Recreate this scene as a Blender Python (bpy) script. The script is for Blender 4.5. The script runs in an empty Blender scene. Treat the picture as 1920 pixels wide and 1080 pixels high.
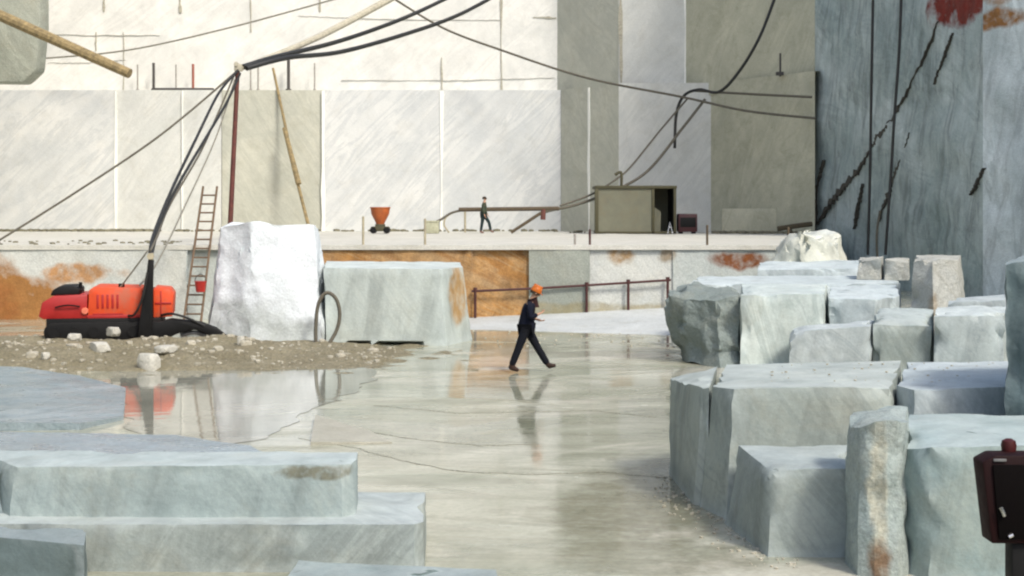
import bpy, bmesh, math, random
from mathutils import Vector, Matrix, noise
random.seed(7)
R = math.radians
C = bpy.context.scene.collection
F = 2637.0          # focal length in photo pixels (1920 wide)
H = 3.17            # eye height above the quarry floor
HY = 400.0          # horizon row

def P(px, py, Y):   # point at depth Y metres for measuring sizes
    return Vector(((px - 960) * Y / F, Y, H - (py - HY) * Y / F))
def PX(px, Y): return (px - 960) * Y / F
def PZ(py, Y): return H - (py - HY) * Y / F

# ------------------------------------------------------------------ materials
def new_mat(name):
    m = bpy.data.materials.new(name); m.use_nodes = True
    nt = m.node_tree; nt.nodes.clear()
    out = nt.nodes.new('ShaderNodeOutputMaterial'); b = nt.nodes.new('ShaderNodeBsdfPrincipled')
    nt.links.new(b.outputs[0], out.inputs[0])
    return m, nt, b
def nd(nt, t, **kw):
    n = nt.nodes.new(t)
    for k, v in kw.items():
        if k in ('ins',):
            for i, x in v.items(): n.inputs[i].default_value = x
        else: setattr(n, k, v)
    return n
def ramp(nt, fac, stops):
    n = nt.nodes.new('ShaderNodeValToRGB'); e = n.color_ramp.elements
    while len(e) < len(stops): e.new(0.5)
    for el, (p, c) in zip(e, stops):
        el.position = p; el.color = (c, c, c, 1) if isinstance(c, (int, float)) else (*c, 1)
    nt.links.new(fac, n.inputs[0]); return n.outputs[0]
def mix(nt, fac, a, b, mode='MIX'):
    n = nt.nodes.new('ShaderNodeMix'); n.data_type = 'RGBA'; n.blend_type = mode
    for s, v in ((0, fac), (6, a), (7, b)):
        if isinstance(v, (int, float)): n.inputs[s].default_value = v
        elif isinstance(v, tuple): n.inputs[s].default_value = (*v, 1)
        else: nt.links.new(v, n.inputs[s])
    return n.outputs[2]
def mth(nt, op, a, b=0.0, clamp=False):
    n = nt.nodes.new('ShaderNodeMath'); n.operation = op; n.use_clamp = clamp
    for i, v in ((0, a), (1, b)):
        if isinstance(v, (int, float)): n.inputs[i].default_value = v
        else: nt.links.new(v, n.inputs[i])
    return n.outputs[0]
def pos(nt): return nt.nodes.new('ShaderNodeNewGeometry').outputs['Position']
def mapped(nt, p, rot=(0, 0, 0), scale=(1, 1, 1)):
    m = nt.nodes.new('ShaderNodeMapping'); m.vector_type = 'TEXTURE'; m.inputs['Rotation'].default_value = rot; m.inputs['Scale'].default_value = tuple(1 / x for x in scale)
    nt.links.new(p, m.inputs[0]); return m.outputs[0]
def nz(nt, p, scale, detail=4, rough=0.55, dist=0.0):
    n = nt.nodes.new('ShaderNodeTexNoise'); n.inputs['Scale'].default_value = scale; n.inputs['Detail'].default_value = detail
    n.inputs['Roughness'].default_value = rough; n.inputs['Distortion'].default_value = dist
    nt.links.new(p, n.inputs['Vector']); return n.outputs[0]
def stain_and_light_masks(nt, p, col, stains_and_light):
    """stains_and_light: ((cx,cy,cz),(rx,ry,rz),colour,strength,noise size) - deposits, painted shade and a painted reflection, each with a ragged outline"""
    for c, r, sc, st, ns in stains_and_light:
        nn = nt.nodes.new('ShaderNodeTexNoise'); nn.inputs['Scale'].default_value = ns; nn.inputs['Detail'].default_value = 6
        nt.links.new(p, nn.inputs['Vector'])
        a = nd(nt, 'ShaderNodeVectorMath', operation='SUBTRACT'); nt.links.new(p, a.inputs[0]); a.inputs[1].default_value = c
        d = nd(nt, 'ShaderNodeVectorMath', operation='DIVIDE'); nt.links.new(a.outputs[0], d.inputs[0]); d.inputs[1].default_value = r
        l = nd(nt, 'ShaderNodeVectorMath', operation='LENGTH'); nt.links.new(d.outputs[0], l.inputs[0])
        v = mth(nt, 'ADD', l.outputs['Value'], mth(nt, 'MULTIPLY', mth(nt, 'SUBTRACT', nn.outputs[0], 0.5), 1.5))
        m = ramp(nt, v, [(0.62, 1.0), (1.0, 0.0)])
        fine = ramp(nt, nz(nt, p, ns * 3.1, 6), [(0.33, 0.55), (0.55, 1.0)])
        m = mth(nt, 'MULTIPLY', mth(nt, 'MULTIPLY', m, fine), st)
        dark = tuple(x * 0.5 for x in sc)
        col = mix(nt, m, col, mix(nt, nz(nt, p, ns * 2.3, 5), dark, tuple(min(1, x * 1.35) for x in sc)))
    return col
def marble(name, base, alt, vein=(0.3, 0.33, 0.33), vs=0.5, vamt=0.5, rot=(0.3, 0.9, 0.2), rough=0.75, bump=0.35, bscale=6.0,
           dirt=(0.32, 0.29, 0.2), damt=0.25, stains_and_light=(), spec=0.35, alt_scale=0.6, speck=0.12, streak=0.0, objvar=0.0, dust=0.0):
    m, nt, b = new_mat(name); p = pos(nt)
    big = ramp(nt, nz(nt, p, alt_scale, 5, 0.6, 0.6), [(0.36, 0.0), (0.64, 1.0)])
    col = mix(nt, big, base, alt)
    vp = mapped(nt, p, rot, (0.35, 1.0, 2.6))
    vn = nz(nt, vp, vs, 7, 0.62, 1.4)
    band = ramp(nt, vn, [(0.44, 0.0), (0.5, 1.0), (0.57, 0.0)])
    soft = ramp(nt, nz(nt, vp, vs * 0.6, 5, 0.6, 0.8), [(0.45, 0.0), (0.7, 1.0)])
    col = mix(nt, mth(nt, 'MULTIPLY', mth(nt, 'MAXIMUM', mth(nt, 'MULTIPLY', band, 0.7), mth(nt, 'MULTIPLY', soft, 0.8)), vamt), col, vein)
    dm = ramp(nt, nz(nt, p, 1.3, 8, 0.7, 0.5), [(0.5, 0.0), (0.72, 1.0)])
    col = mix(nt, mth(nt, 'MULTIPLY', dm, damt), col, dirt)
    col = stain_and_light_masks(nt, p, col, stains_and_light)
    sp = ramp(nt, nz(nt, p, 22, 4, 0.7), [(0.35, 1.0 - speck * 2), (0.65, 1.0 + speck * 0.3)])
    col = mix(nt, 1.0, col, sp, 'MULTIPLY')
    if streak:
        st = ramp(nt, nz(nt, mapped(nt, p, (0.12, 0.16, 0.2), (2.2, 2.2, .22)), 1.1, 6, .65, .4), [(.32, 1 - streak), (.5, 1.0), (.68, 1 + streak * .45)])
        col = mix(nt, 1.0, col, st, 'MULTIPLY')
    if dust:        # rock flour settled on the level tops, fresh pale breaks along the arrises
        ge = nt.nodes.new('ShaderNodeNewGeometry'); sp_ = nt.nodes.new('ShaderNodeSeparateXYZ'); nt.links.new(ge.outputs['Normal'], sp_.inputs[0])
        lv = mth(nt, 'MULTIPLY', ramp(nt, sp_.outputs[2], [(.72, 0), (.95, 1)]), ramp(nt, nz(nt, p, 1.7, 6, .65), [(.28, .35), (.6, 1)]))
        ar = mth(nt, 'MULTIPLY', ramp(nt, ge.outputs['Pointiness'], [(.515, 0), (.58, 1)]), ramp(nt, nz(nt, p, 5, 5, .6), [(.4, .2), (.6, 1)]))
        col = mix(nt, mth(nt, 'MULTIPLY', mth(nt, 'MAXIMUM', lv, ar), dust), col, (.60, .66, .67))
    if objvar:
        oi = nt.nodes.new('ShaderNodeObjectInfo')
        col = mix(nt, 1.0, col, ramp(nt, oi.outputs['Random'], [(0, (1 - objvar, 1 - objvar, 1 - objvar)), (.5, (1, 1 + objvar * .15, 1 + objvar * .2)), (1, (1 + objvar * .5, 1 + objvar * .45, 1 + objvar * .2))]), 'MULTIPLY')
    nt.links.new(col, b.inputs['Base Color'])
    rr = ramp(nt, nz(nt, p, 2.5, 4), [(0.3, max(0.05, rough - 0.18)), (0.7, min(1, rough + 0.12))])
    nt.links.new(rr, b.inputs['Roughness']); b.inputs['Specular IOR Level'].default_value = spec
    h = mth(nt, 'ADD', nz(nt, p, bscale, 8, 0.65), mth(nt, 'MULTIPLY', nz(nt, p, bscale * 5, 5, 0.6), 0.35))
    bp = nd(nt, 'ShaderNodeBump'); bp.inputs['Strength'].default_value = bump; bp.inputs['Distance'].default_value = 0.12
    nt.links.new(h, bp.inputs['Height']); nt.links.new(bp.outputs[0], b.inputs['Normal'])
    return m
def plain(name, col, rough=0.6, metal=0.0, var=0.25, scale=8.0, spec=0.5, dirt=None, damt=0.4):
    m, nt, b = new_mat(name); p = pos(nt)
    n = nz(nt, p, scale, 6, 0.65)
    c = mix(nt, ramp(nt, n, [(0.3, 0.0), (0.7, 1.0)]), tuple(x * (1 - var) for x in col), tuple(min(1, x * (1 + var)) for x in col))
    if dirt: c = mix(nt, mth(nt, 'MULTIPLY', ramp(nt, nz(nt, p, scale * 0.45, 7, 0.7), [(0.48, 0), (0.66, 1)]), damt), c, dirt)
    nt.links.new(c, b.inputs['Base Color'])
    nt.links.new(ramp(nt, n, [(0.3, max(0, rough - 0.12)), (0.7, min(1, rough + 0.12))]), b.inputs['Roughness'])
    b.inputs['Metallic'].default_value = metal; b.inputs['Specular IOR Level'].default_value = spec
    return m

# ------------------------------------------------------------------ mesh helpers
class MB:
    def __init__(s): s.bm = bmesh.new(); s.mi = 0
    def _take(s, t, mat=None):
        if mat is not None: bmesh.ops.transform(t, matrix=mat, verts=t.verts)
        vm = {}
        for v in t.verts: vm[v] = s.bm.verts.new(v.co)
        for f in t.faces:
            try:
                nf = s.bm.faces.new([vm[v] for v in f.verts]); nf.material_index = s.mi
            except ValueError: pass
        t.free()
    def box(s, x0, x1, y0, y1, z0, z1, bev=0.02, seg=2, M=None):
        t = bmesh.new(); bmesh.ops.create_cube(t, size=1)
        for v in t.verts:
            v.co = Vector(((x0 + x1) / 2 + v.co.x * (x1 - x0), (y0 + y1) / 2 + v.co.y * (y1 - y0), (z0 + z1) / 2 + v.co.z * (z1 - z0)))
        if bev: bmesh.ops.bevel(t, geom=t.edges[:], offset=bev, segments=seg, affect='EDGES', profile=0.5)
        s._take(t, M); return s
    def prism(s, poly, y0, y1, bev=0.02, M=None):       # outline in x,z ; extruded along y
        t = bmesh.new()
        a = [t.verts.new((x, y0, z)) for x, z in poly]; b = [t.verts.new((x, y1, z)) for x, z in poly]
        n = len(poly); t.faces.new(a); t.faces.new(list(reversed(b)))
        for i in range(n): t.faces.new((a[i], b[i], b[(i + 1) % n], a[(i + 1) % n]))
        bmesh.ops.recalc_face_normals(t, faces=t.faces)
        if bev: bmesh.ops.bevel(t, geom=t.edges[:], offset=bev, segments=2, affect='EDGES', profile=0.5)
        s._take(t, M); return s
    def cyl(s, a, b, r, r2=None, n=12):
        a, b = Vector(a), Vector(b); d = b - a; t = bmesh.new()
        bmesh.ops.create_cone(t, cap_ends=True, segments=n, radius1=r, radius2=r if r2 is None else r2, depth=d.length)
        s._take(t, Matrix.Translation((a + b) / 2) @ d.to_track_quat('Z', 'Y').to_matrix().to_4x4()); return s
    def tube(s, pts, r, n=8, smooth=6, r2=None):
        pts = [Vector(p) for p in pts]
        if smooth and len(pts) > 2:
            q = []
            for i in range(len(pts) - 1):
                p0, p1, p2, p3 = pts[max(0, i - 1)], pts[i], pts[i + 1], pts[min(len(pts) - 1, i + 2)]
                for k in range(smooth):
                    t = k / smooth
                    q.append(0.5 * (2 * p1 + (p2 - p0) * t + (2 * p0 - 5 * p1 + 4 * p2 - p3) * t * t + (3 * p1 - p0 - 3 * p2 + p3) * t ** 3))
            pts = q + [pts[-1]]
        up = Vector((0.13, 0.31, 0.94)).normalized(); rings = []
        for i, p in enumerate(pts):
            d = (pts[min(i + 1, len(pts) - 1)] - pts[max(i - 1, 0)]).normalized()
            x = d.cross(up)
            if x.length < 0.05: x = d.cross(Vector((1, 0, 0)))
            x.normalize(); up = x.cross(d).normalized()
            rr = r if r2 is None else r + (r2 - r) * i / (len(pts) - 1)
            rings.append([s.bm.verts.new(p + (x * math.cos(2 * math.pi * k / n) + up * math.sin(2 * math.pi * k / n)) * rr) for k in range(n)])
        for a, b in zip(rings, rings[1:]):
            for k in range(n):
                f = s.bm.faces.new((a[k], a[(k + 1) % n], b[(k + 1) % n], b[k])); f.material_index = s.mi
        for e in (list(reversed(rings[0])), rings[-1]):
            f = s.bm.faces.new(e); f.material_index = s.mi
        return s
    def lathe(s, prof, cx=0, cy=0, n=20):
        t = bmesh.new(); rings = []
        for r, z in prof: rings.append([t.verts.new((cx + r * math.cos(2 * math.pi * k / n), cy + r * math.sin(2 * math.pi * k / n), z)) for k in range(n)])
        for a, b in zip(rings, rings[1:]):
            for k in range(n): t.faces.new((a[k], a[(k + 1) % n], b[(k + 1) % n], b[k]))
        t.faces.new(list(reversed(rings[0]))); t.faces.new(rings[-1])
        s._take(t); return s
    def build(s, name, mats, parent=None, origin=None, ang=35):
        bmesh.ops.recalc_face_normals(s.bm, faces=s.bm.faces)
        if origin is not None and parent is None: bmesh.ops.translate(s.bm, vec=-Vector(origin), verts=s.bm.verts)
        me = bpy.data.meshes.new(name); s.bm.to_mesh(me); s.bm.free()
        for m in (mats if isinstance(mats, (list, tuple)) else [mats]): me.materials.append(m)
        me.shade_smooth(); me.set_sharp_from_angle(angle=R(ang))
        o = bpy.data.objects.new(name, me); C.objects.link(o)
        if parent: o.parent = parent
        elif origin is not None: o.location = origin
        return o
def tag(o, label=None, cat=None, group=None, kind=None):
    if label: o['label'] = label
    if cat: o['category'] = cat
    if group: o['group'] = group
    if kind: o['kind'] = kind
    return o
def empty(name, loc, rz=0):
    o = bpy.data.objects.new(name, None); C.objects.link(o); o.location = loc; o.rotation_euler = (0, 0, rz); return o

# ------------------------------------------------------------------ marbles
GREY = (0.50, 0.53, 0.51)
M_upper = marble('pale_marble', (0.80, 0.79, 0.735), (0.66, 0.66, 0.62), (0.46, 0.47, 0.44), 0.35, 0.4, rot=(0, -.7, 0.1), bump=0.2, bscale=1.5, damt=0.12, speck=0.04)
M_white = marble('white_veined_marble', (0.68, 0.685, 0.655), (0.60, 0.615, 0.60), (0.42, 0.45, 0.46), 0.45, 0.7, rot=(0, -0.8, 0.1), bump=0.2, bscale=2, damt=0.15, speck=0.05)
M_cream = marble('cream_marble', (0.66, 0.665, 0.62), (0.58, 0.59, 0.555), (0.44, 0.46, 0.44), 0.5, 0.5, rot=(0, -.9, 0.1), bump=0.2, bscale=2, damt=0.2, speck=0.06)
M_beige = marble('beige_grey_marble', (0.54, 0.54, 0.45), (0.46, 0.465, 0.39), (0.28, 0.28, 0.24), 0.5, 0.4, bump=0.2, bscale=2, damt=0.3, speck=0.06)
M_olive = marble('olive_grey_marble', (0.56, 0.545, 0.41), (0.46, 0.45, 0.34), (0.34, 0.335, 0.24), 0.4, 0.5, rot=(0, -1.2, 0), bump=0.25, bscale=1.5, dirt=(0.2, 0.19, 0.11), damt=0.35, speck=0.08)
M_seam = plain('white_dust', (0.82, 0.82, 0.76), 0.9, var=0.05)
M_crack = plain('dark_crack_fill', (0.05, 0.045, 0.035), 0.9, var=0.4)
M_crack_soft = plain('weathered_crack_fill', (0.36, 0.34, 0.27), 0.9, var=0.3)
M_saw = plain('faint_saw_line', (0.52, 0.51, 0.46), .9, var=.15)
ORANGE = (0.42, 0.19, 0.045)

# ------------------------------------------------------------------ cliffs
def strip_wall(bm, pts, z0, z1, mats, step=0.7, amp=0.03, back=None, seed=0, zstep=None):
    """rock face along a plan line; mats = material index per segment. Adds a top that runs back."""
    for i in range(len(pts) - 1):
        a, b = Vector((*pts[i], 0)), Vector((*pts[i + 1], 0)); L = (b - a).length
        nx = max(1, int(L / step)); zz = zstep or step; nzs = max(1, int((z1 - z0) / zz))
        nrm = Vector(((b - a).y, -(b - a).x, 0)).normalized()
        grid = []
        for k in range(nzs + 1):
            row = []
            for j in range(nx + 1):
                p = a.lerp(b, j / nx); p.z = z0 + (z1 - z0) * k / nzs
                e = 0 if j in (0, nx) else 1
                p = p + nrm * amp * noise.fractal(p * 0.6 + Vector((seed, i * 3.1, 0)), 1.0, 2.0, 4) * e
                row.append(bm.verts.new(p))
            grid.append(row)
        for k in range(nzs):
            for j in range(nx):
                f = bm.faces.new((grid[k][j], grid[k][j + 1], grid[k + 1][j + 1], grid[k + 1][j])); f.material_index = mats[i]
        if back:
            t = grid[-1]; u = [bm.verts.new(v.co - nrm * back) for v in t]
            for j in range(nx):
                f = bm.faces.new((t[j], t[j + 1], u[j + 1], u[j])); f.material_index = mats[i]
            d = [bm.verts.new(Vector((v.co.x, v.co.y, z0))) for v in u]
            for j in range(nx):
                f = bm.faces.new((u[j], u[j + 1], d[j + 1], d[j])); f.material_index = mats[i]
def ribbon(bm, pts, widths, nrm, mi, proud=0.012, jit=0.0, sub=6):
    """a mineral-filled crack or a dust line lying on a face (closed thin prism sunk into the rock)"""
    nrm = Vector(nrm).normalized(); P_ = []; W_ = []
    for i in range(len(pts) - 1):
        for k in range(sub):
            t = k / sub; P_.append(Vector(pts[i]).lerp(Vector(pts[i + 1]), t)); W_.append(widths[i] * (1 - t) + widths[i + 1] * t)
    P_.append(Vector(pts[-1])); W_.append(widths[-1]); rows = []
    for i, (p, w) in enumerate(zip(P_, W_)):
        d = (P_[min(i + 1, len(P_) - 1)] - P_[max(0, i - 1)]).normalized(); s = d.cross(nrm).normalized()
        j = random.uniform(-1, 1) * jit; w2 = w * (1 + random.uniform(-0.75, 0.7) * (1 if jit else 0))
        q = p + s * j
        rows.append([bm.verts.new(q - s * w2 / 2 - nrm * 0.15), bm.verts.new(q - s * w2 / 2 + nrm * proud), bm.verts.new(q + s * w2 / 2 + nrm * proud), bm.verts.new(q + s * w2 / 2 - nrm * 0.15)])
    for a, b in zip(rows, rows[1:]):
        for k in range(4):
            f = bm.faces.new((a[k], b[k], b[(k + 1) % 4], a[(k + 1) % 4])); f.material_index = mi
    for e in (rows[0], rows[-1]):
        f = bm.faces.new(e); f.material_index = mi
def finish(bm, name, mats, kind='structure', ang=30):
    bmesh.ops.recalc_face_normals(bm, faces=bm.faces)
    me = bpy.data.meshes.new(name); bm.to_mesh(me); bm.free()
    for m in mats: me.materials.append(m)
    me.shade_smooth(); me.set_sharp_from_angle(angle=R(ang))
    o = bpy.data.objects.new(name, me); C.objects.link(o); o['kind'] = kind; return o

ZSTEP = 9.75
YL, YU = 75.0, 76.2
backmats = [M_upper, M_white, M_cream, M_beige, M_olive, M_seam, M_crack, M_crack_soft, M_saw]
# upper back face
bm = bmesh.new()
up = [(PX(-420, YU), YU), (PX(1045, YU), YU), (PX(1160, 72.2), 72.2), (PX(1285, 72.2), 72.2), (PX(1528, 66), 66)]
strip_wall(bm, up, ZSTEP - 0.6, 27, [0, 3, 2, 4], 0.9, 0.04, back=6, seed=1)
for px, y0, y1, w, mi in ((828, 108, 172, .10, 7), (940, -30, 172, .10, 7), (195, -30, 22, .12, 7), (338, -30, 24, .14, 7), (600, -30, 22, .08, 7), (470, -40, 60, .06, 7), (180, 60, 95, .05, 7), (232, 60, 170, .05, 7)):
    ribbon(bm, [(PX(px, YU), YU, PZ(y0, YU)), (PX(px, YU), YU, PZ(y1, YU))], [w, w], (0, -1, 0), mi, 0.05, 0.02)
ribbon(bm, [(PX(1164, 72.2), 72.2, PZ(-40, 72.2)), (PX(1164, 72.2), 72.2, PZ(158, 72.2))], [.16, .16], (0, -1, 0), 7, 0.05, 0.02)
ribbon(bm, [(PX(1000, YU), YU, PZ(33, YU)), (PX(1043, YU), YU, PZ(34, YU))], [.1, .1], (0, -1, 0), 7, 0.05, 0.02)
ribbon(bm, [(PX(1285, 72.2), 72.2, PZ(-60, 72.2)), (PX(1285, 72.2), 72.2, PZ(160, 72.2))], [.14, .1], (0, -1, 0), 5, 0.03, 0.02)
for (xa, ya, xb, yb) in ((0, 60, 300, 66), (560, 30, 940, 38), (640, 150, 1040, 146), (90, 118, 236, 112)):
    ribbon(bm, [(PX(xa, YU), YU, PZ(ya, YU)), (PX((xa + xb) / 2, YU), YU, PZ((ya + yb) / 2 + 3, YU)), (PX(xb, YU), YU, PZ(yb, YU))], [.012, .03, .012], (0, -1, 0), 8, 0.05, 0.02, 14)
finish(bm, 'cliff', backmats)
# lower back face, sawn panels
bm = bmesh.new()
seq = [(-420, 217, 1), (217, 340, 2), (340, 415, 2), (415, 605, 3), (605, 828, 1), (828, 1052, 1)]
pan = []
for i, (a, b, mi) in enumerate(seq):
    off = (0.0, 0.06, 0.02, 0.12, 0.0, 0.05)[i]
    strip_wall(bm, [(PX(a, YL), YL + off), (PX(b, YL), YL + off)], 1.6, ZSTEP, [mi], 0.7, 0.025, back=2.2, seed=5 + i)
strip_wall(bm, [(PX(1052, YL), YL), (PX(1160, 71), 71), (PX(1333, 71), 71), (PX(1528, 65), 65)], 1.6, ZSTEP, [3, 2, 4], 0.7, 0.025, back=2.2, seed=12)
for px, w, mi in ((217, .09, 5), (342, .05, 5), (606, .13, 5), (828, .14, 5)):
    ribbon(bm, [(PX(px, YL), YL, 1.7), (PX(px, YL), YL, ZSTEP - .05)], [w, w], (0, -1, 0), mi, 0.05, 0.015)
n1 = (-4, -(PX(1160, 71) - PX(1052, YL)), 0)
mid = Vector((PX(1052, YL), YL, 0)).lerp(Vector((PX(1160, 71), 71, 0)), 0.5)
ribbon(bm, [(mid.x, mid.y, 1.7), (mid.x, mid.y, ZSTEP - .05)], [.12, .12], n1, 5, 0.04, 0.02)
finish(bm, 'cliff', backmats)
# right face (in shade), with iron stain at the top and two long cracks
ra, rb, rc = Vector((PX(1528, 66), 66, 0)), Vector((PX(1843, 52), 52, 0)), Vector((21.2, 47.5, 0))
def on(a, b, px, py):           # point of the vertical plane a-b seen at px,py
    k = (px - 960) / F; d = b - a; t = (k * a.y - a.x) / (d.x - k * d.y); p = a + d * t
    return Vector((p.x, p.y, PZ(py, p.y)))
sp = on(ra, rb, 1805, 14)
M_right = marble('blue_grey_marble', (0.50, 0.57, 0.56), (0.30, 0.37, 0.36), (0.14, 0.18, 0.175), 0.22, 0.45, rot=(0.5, 0, 0.0), bump=0.5, bscale=1.2, damt=0.55, dirt=(0.52, 0.58, 0.56), speck=0.1, streak=.4, alt_scale=.28,
                 stains_and_light=[((sp.x, sp.y, sp.z + .4), (1.5, 2.6, 1.2), (0.19, 0.022, 0.012), 1.4, 1.1)])
sp2 = on(rb, rc, 1872, 36)
M_right2 = marble('light_blue_grey_marble', (0.70, 0.76, 0.76), (0.54, 0.61, 0.61), (0.32, 0.38, 0.38), 0.4, 0.6, rot=(0.2, 1.35, 0), bump=0.5, bscale=1.2, damt=0.25, dirt=(0.2, 0.24, 0.22), speck=0.1, streak=.3,
                  stains_and_light=[((sp2.x, sp2.y, sp2.z), (1.3, 1.3, 0.42), (0.32, 0.15, 0.05), 1.0, 1.2), ((sp2.x, sp2.y, sp2.z + 1), (1.6, 1.6, 0.5), (0.35, 0.2, 0.1), 0.8, 1.2)])
bm = bmesh.new()
strip_wall(bm, [ra.xy, rb.xy], -1, 30, [0], 0.6, 0.22, back=8, seed=21)
strip_wall(bm, [rb.xy, rc.xy], -1, 26, [1], 0.6, 0.3, back=8, seed=22)
strip_wall(bm, [rc.xy, (23.5, 40), (24, 28)], -1, 15, [1, 0], 1.2, 0.5, back=8, seed=23)  # unseen stretches from here on, added with heights set for the light
strip_wall(bm, [(24, 28), (24, 12)], -1, 15, [0], 1.5, 0.5, back=8, seed=24)
strip_wall(bm, [(24, 12), (23, -6), (20, -26)], -1, 17, [0, 0], 2, 0.5, back=8, seed=25)
nr = Vector(((rb - ra).y, -(rb - ra).x, 0))
def crk(lst, jit=0.05):
    ws = [w * .48 for x, y, w in lst]; ws[0] = ws[-1] = .02
    ribbon(bm, [on(ra, rb, x, y) + nr.normalized() * 0.10 for x, y, w in lst], ws, nr, 2, 0.03, jit * 1.1, 12)
crk([(1763, 40, .10), (1735, 110, .12), (1700, 180, .14), (1676, 225, .22), (1648, 258, .40), (1640, 275, .18), (1612, 320, .35), (1590, 345, .65), (1560, 380, .4), (1534, 420, .7)], .06)
crk([(1790, 62, .16), (1783, 80, .12), (1768, 120, .07), (1754, 158, .13)], .04)
crk([(1710, 250, .15), (1692, 300, .22), (1680, 335, .4), (1665, 375, .35), (1650, 415, .45)], .05)
crk([(1848, 315, .1), (1832, 350, .25), (1822, 365, .1)], .03)
crk([(1546, 300, .2), (1535, 350, .3), (1530, 436, .5)], .05)
crk([(1620, 345, .2), (1608, 400, .2), (1604, 430, .1)], .05)
finish(bm, 'cliff', [M_right, M_right2, M_crack])
# unseen cliff added beside and behind the camera, its heights shaping the light
M_unseen_cliff = marble('unseen_cliff_marble', (0.42, 0.43, 0.40), (0.33, 0.34, 0.31), (0.22, 0.23, 0.21), 0.3, 0.5, bump=0.4, bscale=1.0, damt=0.4)
bm = bmesh.new()
strip_wall(bm, [(20, -26), (-10, -30), (-34, -20)], -1, 9, [0, 0], 2.5, 0.7, back=8, seed=31)
strip_wall(bm, [(-34, -20), (-33, 20), (-31, 44), (PX(-420, YU), YU)], -1, 36, [0, 0, 0], 2.5, 0.7, back=8, seed=32)
finish(bm, 'cliff', [M_unseen_cliff])  # added unseen cliff

# ------------------------------------------------------------------ terrace (bench) in front of the back face
ZT, YT = 2.2, 42.0
def tx(px): return PX(px, YT)
def tz(py): return PZ(py, YT)
T_st = [((tx(-20), YT, tz(565)), (2.3, .8, 1.25), (.36, .17, .05), 1.6, .8), ((tx(-40), YT, tz(570)), (1.6, .8, .9), (.33, .13, .035), 1.0, 1.4), ((tx(150), YT, tz(512)), (1.3, .8, .35), (0.45, .22, .07), .9, 1.6),
        
        ((tx(1167), YT, tz(478)), (.5, .8, .34), (0.36, .22, .09), .9, 1.6), ((tx(1250), YT, tz(475)), (.3, .8, .4), (0.25, .17, .08), .8, 1.8),
        ((tx(1388), YT, tz(487)), (1.25, .8, .3), (0.20, .065, .018), 1.0, 1.4), ((tx(1100), YT, tz(580)), (4, .8, .25), (0.3, .24, .1), .6, 1.2)]
M_ter = marble('grey_bench_marble', (0.50, 0.53, 0.50), (0.42, 0.46, 0.43), (0.32, 0.36, 0.35), 0.8, 0.5, bump=0.3, bscale=2.5, damt=0.3, stains_and_light=T_st)
M_ter_d = marble('darker_bench_marble', (0.34, 0.36, 0.31), (0.29, 0.32, 0.28), (0.22, 0.24, 0.21), 0.8, 0.5, bump=0.3, bscale=2.5, damt=0.35, stains_and_light=T_st)
M_ter_p = marble('pale_bench_marble', (0.62, 0.63, 0.58), (0.54, 0.56, 0.53), (0.42, 0.45, 0.43), 0.8, 0.5, bump=0.3, bscale=2.5, damt=0.25, stains_and_light=T_st)
M_top = marble('dusty_bench_top', (0.60, 0.59, 0.53), (0.52, 0.515, 0.46), (0.38, 0.38, 0.33), 0.5, 0.3, bump=0.25, bscale=2, dirt=(0.4, .36, .25), damt=0.35, speck=0.08)
M_ochre = marble('iron_stained_marble', (0.50, 0.255, 0.075), (0.26, 0.12, 0.035), (0.56, 0.45, 0.27), 0.9, 0.5, rot=(.2, .4, .1), bump=0.4, bscale=2.5, damt=0.45, dirt=(.15, .10, .04), speck=.15, streak=.25, alt_scale=1.2)
bm = bmesh.new()
cuts = [-900, 350, 600, 885, 992, 1106, 1262, 1330, 1519]; idx = [2, 0, 4, 4, 1, 2, 0, 0]
for i in range(len(cuts) - 1):
    o = (0, .1, .05, .12, .0, .08, .02, .05)[i]
    strip_wall(bm, [(tx(cuts[i]), YT + o), (tx(cuts[i + 1]), YT + o)], -0.5, ZT, [idx[i]], 0.3, 0.05, back=None, seed=41 + i)
nxs, nys = 70, 40
X0, X1, Y0, Y1 = tx(-900), 26.0, YT - 0.03, 80
XE = lambda y: 8.9 + (y - 42) * .245
YY = lambda j: Y0 + (Y1 - Y0) * (j / nys) ** 1.6
g = [[bm.verts.new((X0 + (XE(YY(j)) - X0) * i / nxs, Y0 + (Y1 - Y0) * (j / nys) ** 1.6, ZT + 0.02 + (0.03 * noise.noise(Vector((i * .7, j * .6, 3.))) if j else 0))) for i in range(nxs + 1)] for j in range(nys + 1)]
for j in range(nys):
    for i in range(nxs):
        f = bm.faces.new((g[j][i], g[j][i + 1], g[j + 1][i + 1], g[j + 1][i])); f.material_index = 3
strip_wall(bm, [(8.9, 42.05), (XE(80), 80)], -0.5, ZT, [0], 0.4, 0.12, seed=52)
# lip of the bench: a thin broken edge
for i in range(nxs):
    a, b = g[0][i].co, g[0][i + 1].co
    dz = 0.10 + 0.10 * noise.noise(Vector((i * .9, 1.2, 0)))
    v = [bm.verts.new(a), bm.verts.new(b), bm.verts.new(b - Vector((0, 0, .14))), bm.verts.new(a - Vector((0, 0, .14)))]
    f = bm.faces.new(v); f.material_index = 3
finish(bm, 'terrace', [M_ter, M_ter_d, M_ter_p, M_top, M_ochre])

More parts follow.
